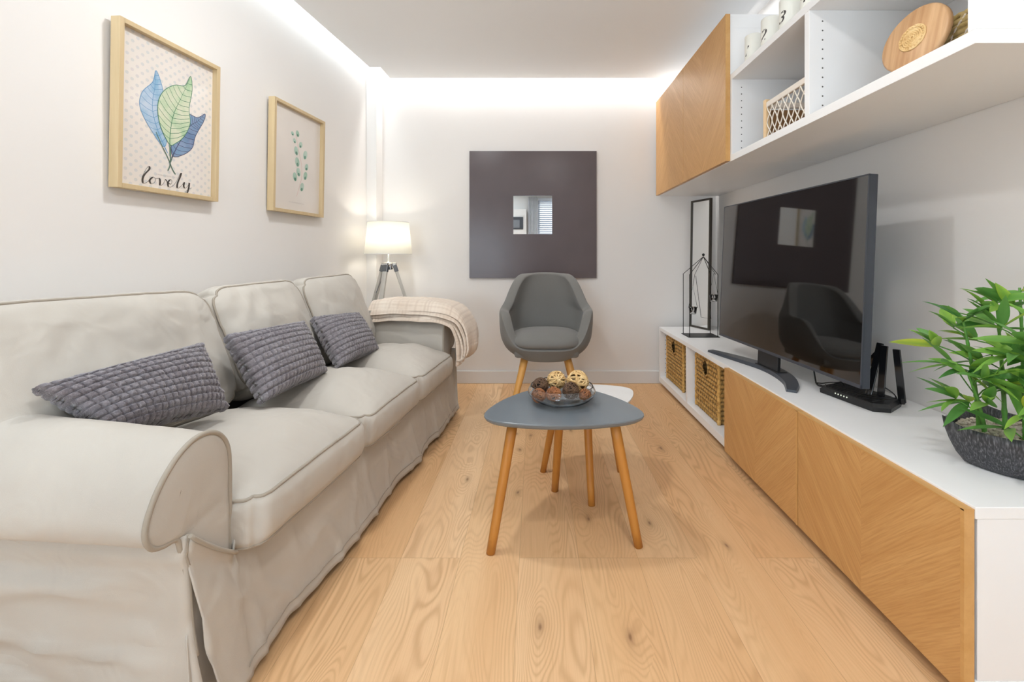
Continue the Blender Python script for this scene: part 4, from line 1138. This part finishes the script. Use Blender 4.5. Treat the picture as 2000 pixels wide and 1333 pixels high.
# near side skirt, hanging from below the roll
V = []; nx_, nz = 90, 30
for i in range(nx_):
    u = i/(nx_-1); x = lerp(0.012, -0.72, u)
    for j in range(nz):
        t_ = j/(nz-1); z = lerp(0.402, 0.02, t_)
        y = -0.033+0.026*t_ - 0.022*sstep(0.0, 0.25, u)*t_ - 0.004
        y -= (0.014*math.sin(x*9+z*16+2*fbm((x*2, z*3, 7)))*0.5+0.016*fbm((x*3.2, z*4.5, 3.3)))*sstep(0.04, 0.5, t_)*sstep(0.0, 0.2, u)
        y -= 0.016*ridge((x*1.5+z*2, z*8+x*1.2, 6.0), 5)*sstep(0.02, 0.25, u)*sstep(0.03, 0.2, t_)
        y -= 0.010*math.exp(-((z-0.315-0.10*x)/0.018)**2)*sstep(0.02, 0.3, u)+0.007*math.exp(-((z-0.245+0.16*x)/0.014)**2)*sstep(0.05, 0.4, u)+0.007*math.exp(-((z-0.36-0.02*x)/0.012)**2)
        xx_ = x+0.022*sstep(0.45, 1.0, t_)*(1-u)**4
        if i == 0: y += 0.006
        V.append((xx_, y, z))
o = sofa_mesh('side_skirt', V, grid_faces(nx_, nz)); o.modifiers.new('s', 'SOLIDIFY').thickness = -0.004
tube('piping', [V[j] for j in range(0, 20)], 0.004, M['sofa_seam'], o, 6)
# corner pleat behind the slit
V = []
for i in range(12):
    for j in range(14):
        t_ = j/13; a = i/11; z = lerp(0.20, 0.022, t_)
        V.append((0.006-0.012*math.sin(a*PI)+0.01*t_, lerp(-0.028, 0.075, a), z))
o = sofa_mesh('corner_pleat', V, grid_faces(12, 14)); o.modifiers.new('s', 'SOLIDIFY').thickness = 0.003
# far side skirt
V = []
for i in range(30):
    for j in range(12):
        t_ = j/11; V.append((lerp(0.035, -0.72, i/29)-0.0*t_, 1.800+0.045*t_+0.006*math.sin(i*0.7)*t_, lerp(0.40, 0.022, t_)))
o = sofa_mesh('side_skirt', V, grid_faces(30, 12)); o.modifiers.new('s', 'SOLIDIFY').thickness = 0.004
# low plinth feet
for x, y in ((-0.08, 0.14), (-0.08, 1.62), (-0.62, 0.14), (-0.62, 1.62)):
    box('foot', (x-0.03, y-0.03, 0), (x+0.03, y+0.03, 0.055), M['leg_wood'], sofa, 0.003)

# ------------------------------------------------------------------ plush cushions
def plush(corners, thick, label, seed):
    TL, TR, BR, BL = [Vector(c) for c in corners]
    ctr = (TL+TR+BR+BL)/4; U = ((TR-TL)+(BR-BL))/2; Vv = ((BL-TL)+(BR-TR))/2
    N = U.cross(Vv).normalized()
    if N.x < 0: N = -N
    nu, nv = 150, 96; cu_, cv_ = 20, 11
    verts = []; crease = []
    def pt(u, v, side):
        a, b = u*2-1, v*2-1
        pin = 0.05
        uu = u - (0.5-u)*0 ; 
        aa = a*(1-pin*(1-abs(b)**2)*abs(a)**3); bb = b*(1-pin*1.3*(1-abs(a)**2)*abs(b)**3)
        u2, v2 = (aa+1)/2, (bb+1)/2
        P = TL*(1-u2)*(1-v2)+TR*u2*(1-v2)+BR*u2*v2+BL*(1-u2)*v2
        prof = (max(0, 1-abs(a)**2.4)**0.55)*(max(0, 1-abs(b)**2.4)**0.55)
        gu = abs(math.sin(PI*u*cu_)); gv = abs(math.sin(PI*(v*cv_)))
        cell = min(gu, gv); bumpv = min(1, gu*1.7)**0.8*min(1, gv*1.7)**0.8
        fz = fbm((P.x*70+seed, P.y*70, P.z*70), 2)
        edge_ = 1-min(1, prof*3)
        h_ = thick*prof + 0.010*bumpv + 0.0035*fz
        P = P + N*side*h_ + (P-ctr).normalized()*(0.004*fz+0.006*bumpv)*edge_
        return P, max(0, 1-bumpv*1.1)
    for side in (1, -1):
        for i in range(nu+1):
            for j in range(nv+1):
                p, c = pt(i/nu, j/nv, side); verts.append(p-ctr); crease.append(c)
    n0 = (nu+1)*(nv+1)
    F = grid_faces(nu+1, nv+1)+[tuple(reversed(f)) for f in grid_faces(nu+1, nv+1, n0)]
    for i in range(nu):
        for j_ in (0, nv):
            a = i*(nv+1)+j_; b = (i+1)*(nv+1)+j_; F.append((a, b, b+n0, a+n0) if j_ else (b, a, a+n0, b+n0))
    for j in range(nv):
        for i_ in (0, nu):
            a = i_*(nv+1)+j; b = a+1; F.append((b, a, a+n0, b+n0) if i_ else (a, b, b+n0, a+n0))
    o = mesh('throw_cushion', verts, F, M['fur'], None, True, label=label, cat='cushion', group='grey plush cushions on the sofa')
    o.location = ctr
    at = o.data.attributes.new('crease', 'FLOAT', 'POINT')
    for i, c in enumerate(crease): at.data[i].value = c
    return o
plush([(-1.075, 0.975, 0.665), (-0.985, 1.345, 0.690), (-0.865, 1.275, 0.520), (-0.955, 1.03, 0.545)], 0.062, 'grey plush cushion at the near end of the sofa, behind the armrest', 1)
plush([(-1.005, 1.475, 0.690), (-0.950, 1.850, 0.680), (-0.815, 1.770, 0.495), (-0.830, 1.385, 0.500)], 0.060, 'grey plush cushion against the middle back cushion of the sofa', 5)
plush([(-0.995, 2.03, 0.672), (-0.925, 2.36, 0.650), (-0.785, 2.27, 0.478), (-0.80, 1.85, 0.495)], 0.055, 'grey plush cushion at the far end of the sofa, below the folded throw', 9)

# ------------------------------------------------------------------ folded throw on the far arm (sofa axes)
th = empty('throw_blanket', (-0.692, 0.925, 0), rz=SA, label='folded cream waffle throw draped over the far arm of the sofa', cat='blanket')
def throw_layer(k, off, x_back, y0, y1, drop, nm):
    ctrl = [(x_back, 0.612), (x_back+0.10, 0.618), (-0.20, 0.620), (-0.08, 0.618), (-0.005, 0.606), (0.045, 0.575), (0.075, 0.51), (0.085, 0.44), (0.080, drop)]
    C = catmull([(a, 0, b) for a, b in ctrl], 12); n = len(C); m_ = 80; verts = []; crease = []
    T = 0.017
    dist = [0.0]
    for a, b in zip(C, C[1:]): dist.append(dist[-1]+(b-a).length)
    def surf(i, v, side):
        p = C[i]; a = C[max(i-1, 0)]; b = C[min(i+1, n-1)]; tg = (b-a).normalized(); nr = Vector((-tg.z, 0, tg.x))
        if nr.z < 0 and nr.x < 0: nr = -nr
        y = lerp(y0, y1, v)
        # droop over the inner edge of the arm and over the outer side
        dr = 0.055*max(0, (0.22-v)/0.22)**2*0.8 + 0.06*max(0, (v-0.8)/0.2)**2
        s = dist[i]
        gx = abs(math.sin(PI*s/0.017)); gy = abs(math.sin(PI*y/0.019)); bp = (gx*gy)**0.7
        edge_ = (1-abs(2*v-1)**8)**0.5 if abs(2*v-1) < 1 else 0
        e2 = min(1, min(s, dist[-1]-s)/0.012); e2 = math.sqrt(max(0, 1-(1-e2)**2))
        hgt = off + side*T*0.5*min(edge_, e2) + (0.0035*bp if side > 0 else -0.002*bp)*min(edge_, e2)
        hgt += 0.007*fbm((s*4+k*3, y*7, k*2.0))
        q = Vector((p.x, y, p.z))+nr*hgt
        w_ = 1 if i < n*0.5 else 1
        q.z -= dr*max(0, nr.z)
        q.y += 0.012*fbm((s*5, k*4.0, v*2))-0.014*max(0, -0.0)
        # sideways ripple while hanging
        q.x += 0.010*math.sin(v*9+k)*sstep(0.55, 0.4, p.z)
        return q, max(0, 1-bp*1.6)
    for side in (1, -1):
        for i in range(n):
            for j in range(m_+1):
                q, c = surf(i, j/m_, side); verts.append(q); crease.append(c*0.9)
    n0 = n*(m_+1)
    F = grid_faces(n, m_+1)+[tuple(reversed(f)) for f in grid_faces(n, m_+1, n0)]
    for i in range(n-1):
        for j_ in (0, m_):
            a = i*(m_+1)+j_; b = (i+1)*(m_+1)+j_; F.append((a, b, b+n0, a+n0))
    for j in range(m_):
        for i_ in (0, n-1):
            a = i_*(m_+1)+j; F.append((a, a+1, a+1+n0, a+n0))
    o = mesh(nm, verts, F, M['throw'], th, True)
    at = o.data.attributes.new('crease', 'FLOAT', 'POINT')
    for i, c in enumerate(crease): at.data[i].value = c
throw_layer(0, 0.006, -0.40, 1.615, 1.87, 0.335, 'fold')
throw_layer(1, 0.026, -0.415, 1.622, 1.88, 0.355, 'fold')
throw_layer(2, 0.047, -0.405, 1.610, 1.875, 0.40, 'fold')
throw_layer(3, 0.069, -0.42, 1.618, 1.885, 0.43, 'fold')

# ------------------------------------------------------------------ side table and lamp in the corner
st = empty('side_table', (-1.0, 3.12, 0), label='small round white side table under the lamp, behind the sofa arm', cat='side table')
bm = bmesh.new(); lathe(bm, [(0, 0.475), (0.19, 0.475), (0.195, 0.48), (0.195, 0.49), (0.19, 0.495), (0, 0.495)], 48); bobj('tabletop', bm, W_, st)
for k in range(3):
    a = k*2*PI/3+0.5; tube('leg', [(0.10*math.cos(a), 0.10*math.sin(a), 0.478), (0.145*math.cos(a), 0.145*math.sin(a), 0.0)], [0.014, 0.009], M['lamp_wood'], st, 12)
lp = empty('tripod_lamp', (-1.005, 3.12, 0.4952), label='tripod table lamp with a glowing white shade in the corner behind the sofa', cat='lamp')
z0 = -0.4952
bm = bmesh.new()
zs0, zs1, rb0, rt0 = 0.963+z0, 1.180+z0, 0.157, 0.136
lathe(bm, [(rb0, zs0), (rt0, zs1), (rt0-0.002, zs1), (rb0-0.002, zs0), (rb0, zs0)], 56); bobj('lamp_shade', bm, M['shade'], lp)
bm = bmesh.new()
r_, z_ = rt0-0.001, zs1; add_tube(bm, [(r_*math.cos(a*PI/28), r_*math.sin(a*PI/28), z_) for a in range(56)], 0.0022, 6, True)
for a in range(3): add_tube(bm, [(0, 0, zs1-0.03), ((rt0-0.002)*math.cos(a*2.09), (rt0-0.002)*math.sin(a*2.09), zs1-0.002)], 0.0015, 5)
bobj('shade_ring', bm, M['white_board'], lp)
tube('shade_ring', [((rb0-0.001)*math.cos(a*PI/28), (rb0-0.001)*math.sin(a*PI/28), zs0) for a in range(56)], 0.0022, M['white_board'], lp, 6, True)
bm = bmesh.new(); lathe(bm, [(0, 0.875+z0), (0.030, 0.875+z0), (0.032, 0.90+z0), (0.02, 0.905+z0), (0.006, 0.912+z0), (0.006, 1.0+z0), (0, 1.0+z0)], 24)
add_box(bm, (-0.024, -0.024, 0.855+z0), (0.024, 0.024, 0.90+z0), 0.004)
for k in range(3):
    a = (math.radians(270-6), math.radians(22), math.radians(158))[k]
    add_box(bm, (0.014, -0.014, 0.865+z0), (0.052, 0.014, 0.905+z0), 0.006, Matrix.Rotation(a, 4, 'Z'))
bobj('hub', bm, M['chrome'], lp)
bm = bmesh.new(); lathe(bm, [(0, 0.0), (0.012, 0.0), (0.016, 0.02), (0.03, 0.06), (0.028, 0.085), (0.012, 0.105), (0, 0.108)], 20, (0, 0, 1.0+z0)); bobj('bulb', bm, M['bulb'], lp)
for k in range(3):
    a = (math.radians(270-6), math.radians(22), math.radians(158))[k]
    p0 = Vector((0.040*math.cos(a), 0.040*math.sin(a), 0.885+z0)); rr_ = (0.165, 0.165, 0.168)[k]; p1 = Vector((rr_*math.cos(a), rr_*math.sin(a), 0.001))
    ax = (p1-p0); Ln = ax.length; ax.normalize(); side = Vector((-math.sin(a), math.cos(a), 0)); nn_ = ax.cross(side)
    Mx = Matrix.Translation(p0) @ Matrix((side, nn_, ax)).transposed().to_4x4()
    bm = bmesh.new(); add_box(bm, (-0.015, -0.010, 0.0), (0.015, 0.010, Ln-0.004), 0.002, Mx); lg = bobj('leg', bm, M['lamp_wood'], lp)
    bm = bmesh.new(); add_box(bm, (-0.018, -0.013, -0.002), (0.018, 0.013, 0.045), 0.003, Mx); bobj('leg_cap', bm, M['grey_metal'], lg)
bm = bmesh.new()
for k in range(3):
    a = (math.radians(270-6), math.radians(22), math.radians(158))[k]; add_tube(bm, [(0, 0, 0.62+z0), (0.125*math.cos(a), 0.125*math.sin(a), 0.635+z0)], 0.002, 6)
bobj('brace', bm, M['grey_metal'], lp)
tube('cord', catmull([(0.0, 0, 0.88+z0), (-0.04, -0.03, 0.78+z0), (-0.10, 0.03, 0.68+z0), (-0.135, 0.05, 0.58+z0), (-0.12, 0.06, 0.5+z0)], 8), 0.0022, M['grey_metal'], lp, 6)
pl_ = bpy.data.lights.new('lamp_light', 'POINT'); pl_.energy = 3.2; pl_.color = (1.0, 0.93, 0.82); pl_.shadow_soft_size = 0.03
plo = bpy.data.objects.new('lamp_light', pl_); COL.objects.link(plo); plo.location = (-1.005, 3.12, 1.085)

# ------------------------------------------------------------------ armchair
ch = empty('armchair', (0.068, 2.85, 0), label='dark grey rounded tub armchair with wooden legs by the back wall', cat='armchair')
def wz(z):    # outer half width by height
    pts = [(0.328, 0.13), (0.335, 0.17), (0.355, 0.212), (0.39, 0.252), (0.45, 0.280), (0.52, 0.288), (0.60, 0.291), (0.622, 0.289), (0.650, 0.264), (0.66, 0.262), (0.70, 0.252), (0.76, 0.236), (0.81, 0.220), (0.837, 0.204)]
    for (a, b), (c, d_) in zip(pts, pts[1:]):
        if z <= c: return lerp(b, d_, max(0, (z-a)/(c-a)))
    return pts[-1][1]
def rim(phi):  # phi: 0 = front (-y), PI = back
    a = abs(phi)
    if a < 0.60: return 0.405
    if a < 1.15: return lerp(0.405, 0.622, sstep(0.60, 1.15, a))
    if a < 1.68: return lerp(0.622, 0.628, (a-1.15)/0.53)
    return lerp(0.628, 0.836, min(1, max(0, (a-1.68)/0.50))**0.9)
nphi, ns = 144, 30; V = []
RIM = [rim(-PI+2*PI*i/nphi) for i in range(nphi)]
for _ in range(10): RIM = [(RIM[i-1]+2*RIM[i]+RIM[(i+1) % nphi])/4 for i in range(nphi)]
WT = [wz(0.32+0.53*k/200) for k in range(201)]
for _ in range(60): WT = [WT[0]]+[(WT[k-1]+2*WT[k]+WT[k+1])/4 for k in range(1, 200)]+[WT[200]]
def wzs(z):
    f = max(0, min(199.99, (z-0.32)/0.53*200)); k = int(f); return lerp(WT[k], WT[k+1], f-k)
for i in range(nphi):
    phi = -PI+2*PI*i/nphi; H_ = RIM[i]
    for j in range(ns+1):
        s_ = j/ns
        z = lerp(H_, 0.330, min(1, s_/0.72)) if s_ <= 0.72 else 0.330-0.004*(s_-0.72)/0.28
        sc_ = 1.0 if s_ <= 0.72 else max(0.0, 1-(s_-0.72)/0.28)
        e = 2.6
        cx_, cy_ = math.sin(phi), -math.cos(phi)
        k_ = (abs(cx_)**e+abs(cy_)**e)**(-1/e)
        wx = wzs(z); front = 0.262-0.05*max(0, (0.42-z)/0.09); back = 0.250+0.10*max(0, z-0.45)*0.9-0.08*max(0, (0.45-z)/0.12)
        # the arms' front edge leans back a little with height
        ext = front-0.10*max(0, z-0.42) if cy_ < 0 else back
        if wz(z) < 0.2 and z < 0.36: pass
        V.append((cx_*k_*wx*sc_, cy_*k_*ext*sc_, z))
F = grid_faces(nphi, ns+1, 0, True)
sh = mesh('shell', V, F, M['chair'], ch, True)
bmx = bmesh.new(); bmx.from_mesh(sh.data); bmesh.ops.remove_doubles(bmx, verts=bmx.verts[:], dist=0.0004); bmesh.ops.recalc_face_normals(bmx, faces=bmx.faces[:]); bmx.to_mesh(sh.data); bmx.free()
so = sh.modifiers.new('s', 'SOLIDIFY'); so.thickness = 0.058; so.offset = -1; so.use_even_offset = False
so.thickness_clamp = 0.0
sb_ = sh.modifiers.new('b', 'SUBSURF'); sb_.levels = 2; sb_.render_levels = 2
for p in sh.data.polygons: p.use_smooth = True
bm = bmesh.new(); n = 64; rows = []
prof = [(0.0, 0.405), (0.80, 0.405), (0.95, 0.412), (1.0, 0.430), (0.98, 0.450), (0.90, 0.472), (0.7, 0.487), (0.4, 0.495), (0.0, 0.498)]
for r_, z_ in prof:
    ring = []
    if r_ == 0: ring = [bm.verts.new((0, -0.02, z_))]
    else:
        for i in range(n):
            a = 2*PI*i/n; e = 3.0; k_ = (abs(math.cos(a))**e+abs(math.sin(a))**e)**(-1/e)
            yy2 = math.sin(a)*k_; ring.append(bm.verts.new((math.cos(a)*k_*0.232*r_*(1-0.06*max(0, yy2)), -0.02+yy2*0.238*r_, z_)))
    rows.append(ring)
for A_, B_ in zip(rows, rows[1:]):
    for k in range(n):
        k2 = (k+1) % n
        if len(A_) == 1: bm.faces.new((A_[0], B_[k], B_[k2]))
        elif len(B_) == 1: bm.faces.new((A_[k], A_[k2], B_[0]))
        else: bm.faces.new((A_[k], A_[k2], B_[k2], B_[k]))
sc1 = bobj('seat_cushion', bm, M['chair'], ch, smooth=True)
m_ = sc1.modifiers.new('b', 'SUBSURF'); m_.levels = 1; m_.render_levels = 1
bm = bmesh.new(); add_box(bm, (-0.19, -0.20, 0.35), (0.19, 0.18, 0.408), 0.02); bobj('seat_base', bm, M['chair'], ch)
for sx in (-1, 1):
    for sy, yb in ((-1, -0.24), (1, 0.25)):
        p0 = (sx*0.125, sy*0.12, 0.345); p1 = (sx*(0.215 if sy < 0 else 0.20), yb, 0.0)
        tube('leg', [Vector(p0).lerp(Vector(p1), k/6) for k in range(7)], [0.021, 0.0215, 0.021, 0.019, 0.0165, 0.014, 0.012], M['chair_wood'], ch, 14)

# ------------------------------------------------------------------ nested coffee tables
def tri_top(bm, corners, z0, z1, r_in=0.012, bulge=0.045, cr=0.06):
    c = [Vector(p) for p in corners]; P = []
    N = 28
    cen = (c[0]+c[1]+c[2])/3
    O = []
    for k in range(3):          # three bowed sides joined by round corners
        b, d_ = c[k], c[(k+1) % 3]; e = (d_-b); Lb = e.length; e.normalize(); nrm_ = Vector((e.y, -e.x))
        if nrm_.dot((b+d_)/2-cen) < 0: nrm_ = -nrm_
        for q in range(40):
            f = q/40; O.append(b.lerp(d_, f)+nrm_*bulge*4*f*(1-f))
    for _ in range(9):          # soften the corners
        n_ = len(O); O = [(O[i-2]+O[i-1]+O[i]*2+O[(i+1) % n_]+O[(i+2) % n_])/6 for i in range(n_)]
    def ring(sc_, z): return [bm.verts.new((cen.x+(p.x-cen.x)*sc_, cen.y+(p.y-cen.y)*sc_, z)) for p in O]
    prof = [(0.955, z0), (0.985, lerp(z0, z1, 0.35)), (1.0, lerp(z0, z1, 0.75)), (0.998, z1-0.0006), (0.994, z1)]
    R_ = [ring(*q) for q in prof]
    for A_, B_ in zip(R_, R_[1:]):
        for k in range(len(A_)): bm.faces.new((A_[k], A_[(k+1) % len(A_)], B_[(k+1) % len(A_)], B_[k]))
    bm.faces.new(R_[0]); bm.faces.new(R_[-1])
ct = empty('coffee_table', (0.098, 1.60, 0), label='grey rounded triangle coffee table on three honey coloured legs', cat='coffee table')
bm = bmesh.new(); tri_top(bm, [(-0.285, -0.125), (0.285, -0.110), (0.0, 0.285)], 0.402, 0.42, bulge=0.062); bobj('tabletop', bm, M['table_grey'], ct)
for (x0, y0_, x1_, y1_) in ((-0.170, -0.085, -0.240, -0.148), (0.165, -0.08, 0.240, -0.115), (0.0, 0.13, -0.018, 0.240)):
    tube('leg', [Vector((x0, y0_, 0.404)).lerp(Vector((x1_, y1_, 0.0)), k/6) for k in range(7)], [0.0175, 0.017, 0.0165, 0.016, 0.0155, 0.015, 0.014], M['leg_wood'], ct, 16)
ct2 = empty('coffee_table', (0.205, 1.93, 0), label='smaller white rounded triangle table tucked behind the grey coffee table', cat='coffee table')
bm = bmesh.new(); tri_top(bm, [(0.0, -0.27), (0.235, 0.110), (-0.225, 0.110)], 0.344, 0.36, bulge=0.055); bobj('tabletop', bm, M['table_white'], ct2)
for (x0, y0_, x1_, y1_) in ((-0.105, 0.05, -0.170, 0.072), (0.115, 0.05, 0.170, 0.072), (0.0, -0.13, 0.010, -0.200)):
    tube('leg', [Vector((x0, y0_, 0.346)).lerp(Vector((x1_, y1_, 0.0)), k/6) for k in range(7)], [0.016, 0.016, 0.0155, 0.015, 0.0145, 0.014, 0.013], M['leg_wood'], ct2, 16)

# glass bowl
gb = empty('glass_bowl', (0.097, 1.652, 0.4202), label='low clear glass bowl of rattan balls on the grey table', cat='bowl')
bm = bmesh.new()
po = [(0, 0.0), (0.06, 0.0), (0.085, 0.006), (0.108, 0.018), (0.121, 0.034), (0.122, 0.044), (0.116, 0.056), (0.112, 0.062)]
pi_ = [(0.109, 0.061), (0.113, 0.054), (0.1185, 0.044), (0.1175, 0.035), (0.105, 0.021), (0.083, 0.010), (0.06, 0.0045), (0, 0.0045)]
PO = [(p.x, p.z) for p in catmull([(a, 0, b) for a, b in po], 3)]; PI_ = [(p.x, p.z) for p in catmull([(a, 0, b) for a, b in pi_], 3)]
PO[0] = (0, 0.0); PI_[-1] = (0, 0.0045)
lathe(bm, PO+PI_, 64)
bobj('bowl', bm, M['glass'], gb, smooth=True)

def wicker_ball(c, r, mat, n, tr, label, seed):
    rnd = random.Random(seed); bm = bmesh.new()
    bmesh.ops.create_icosphere(bm, subdivisions=3, radius=r*0.66)
    for f in bm.faces: f.smooth = True
    for k in range(n):
        ax = Vector((rnd.gauss(0, 1), rnd.gauss(0, 1), rnd.gauss(0, 1))).normalized(); Q = ax.to_track_quat('Z', 'Y').to_matrix()
        off = rnd.uniform(-0.45, 0.45)*r; rr_ = math.sqrt(max(r*r-off*off, 0)); ph = rnd.uniform(0, 6); am = rnd.uniform(0.02, 0.10)*r; m_ = rnd.randint(2, 4)
        lay = rnd.uniform(0.90, 1.0)
        pts = []
        for q in range(36):
            a = q*2*PI/36; v = Vector((rr_*math.cos(a), rr_*math.sin(a), off+am*math.sin(m_*a+ph))); v = v.normalized()*(r-tr)*lay; pts.append(Q @ v)
        add_tube(bm, pts, tr, 5, True)
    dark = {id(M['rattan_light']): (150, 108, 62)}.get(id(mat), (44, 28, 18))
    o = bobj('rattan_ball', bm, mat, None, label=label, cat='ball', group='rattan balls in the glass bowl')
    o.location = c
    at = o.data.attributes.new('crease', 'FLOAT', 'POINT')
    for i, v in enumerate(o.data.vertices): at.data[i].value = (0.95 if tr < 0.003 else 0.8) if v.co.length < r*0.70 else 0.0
    return o
# (x, y, z, r)
wicker_ball((0.020, 1.665, 0.4735), 0.031, M['rattan_dark'], 26, 0.0022, 'dark brown rattan ball at the left side of the bowl, on top', 1)
wicker_ball((0.080, 1.705, 0.4840), 0.037, M['rattan_light'], 19, 0.0033, 'pale rattan ball at the back of the bowl, left of the biggest', 2)
wicker_ball((0.158, 1.690, 0.4830), 0.043, M['rattan_light'], 20, 0.0036, 'biggest pale rattan ball at the back right of the bowl', 3)
wicker_ball((0.126, 1.603, 0.4750), 0.031, M['rattan_dark'], 40, 0.0016, 'tightly wound dark brown rattan ball at the front of the bowl', 4)
wicker_ball((0.066, 1.600, 0.4620), 0.028, M['rattan_brown'], 30, 0.0018, 'reddish brown rattan ball at the front middle of the bowl', 5)
wicker_ball((0.014, 1.608, 0.4560), 0.026, M['rattan_brown'], 30, 0.0017, 'reddish brown rattan ball low at the left front of the bowl', 6)
wicker_ball((0.178, 1.622, 0.4530), 0.0235, M['rattan_brown'], 28, 0.0016, 'small brown rattan ball low at the right of the bowl', 7)
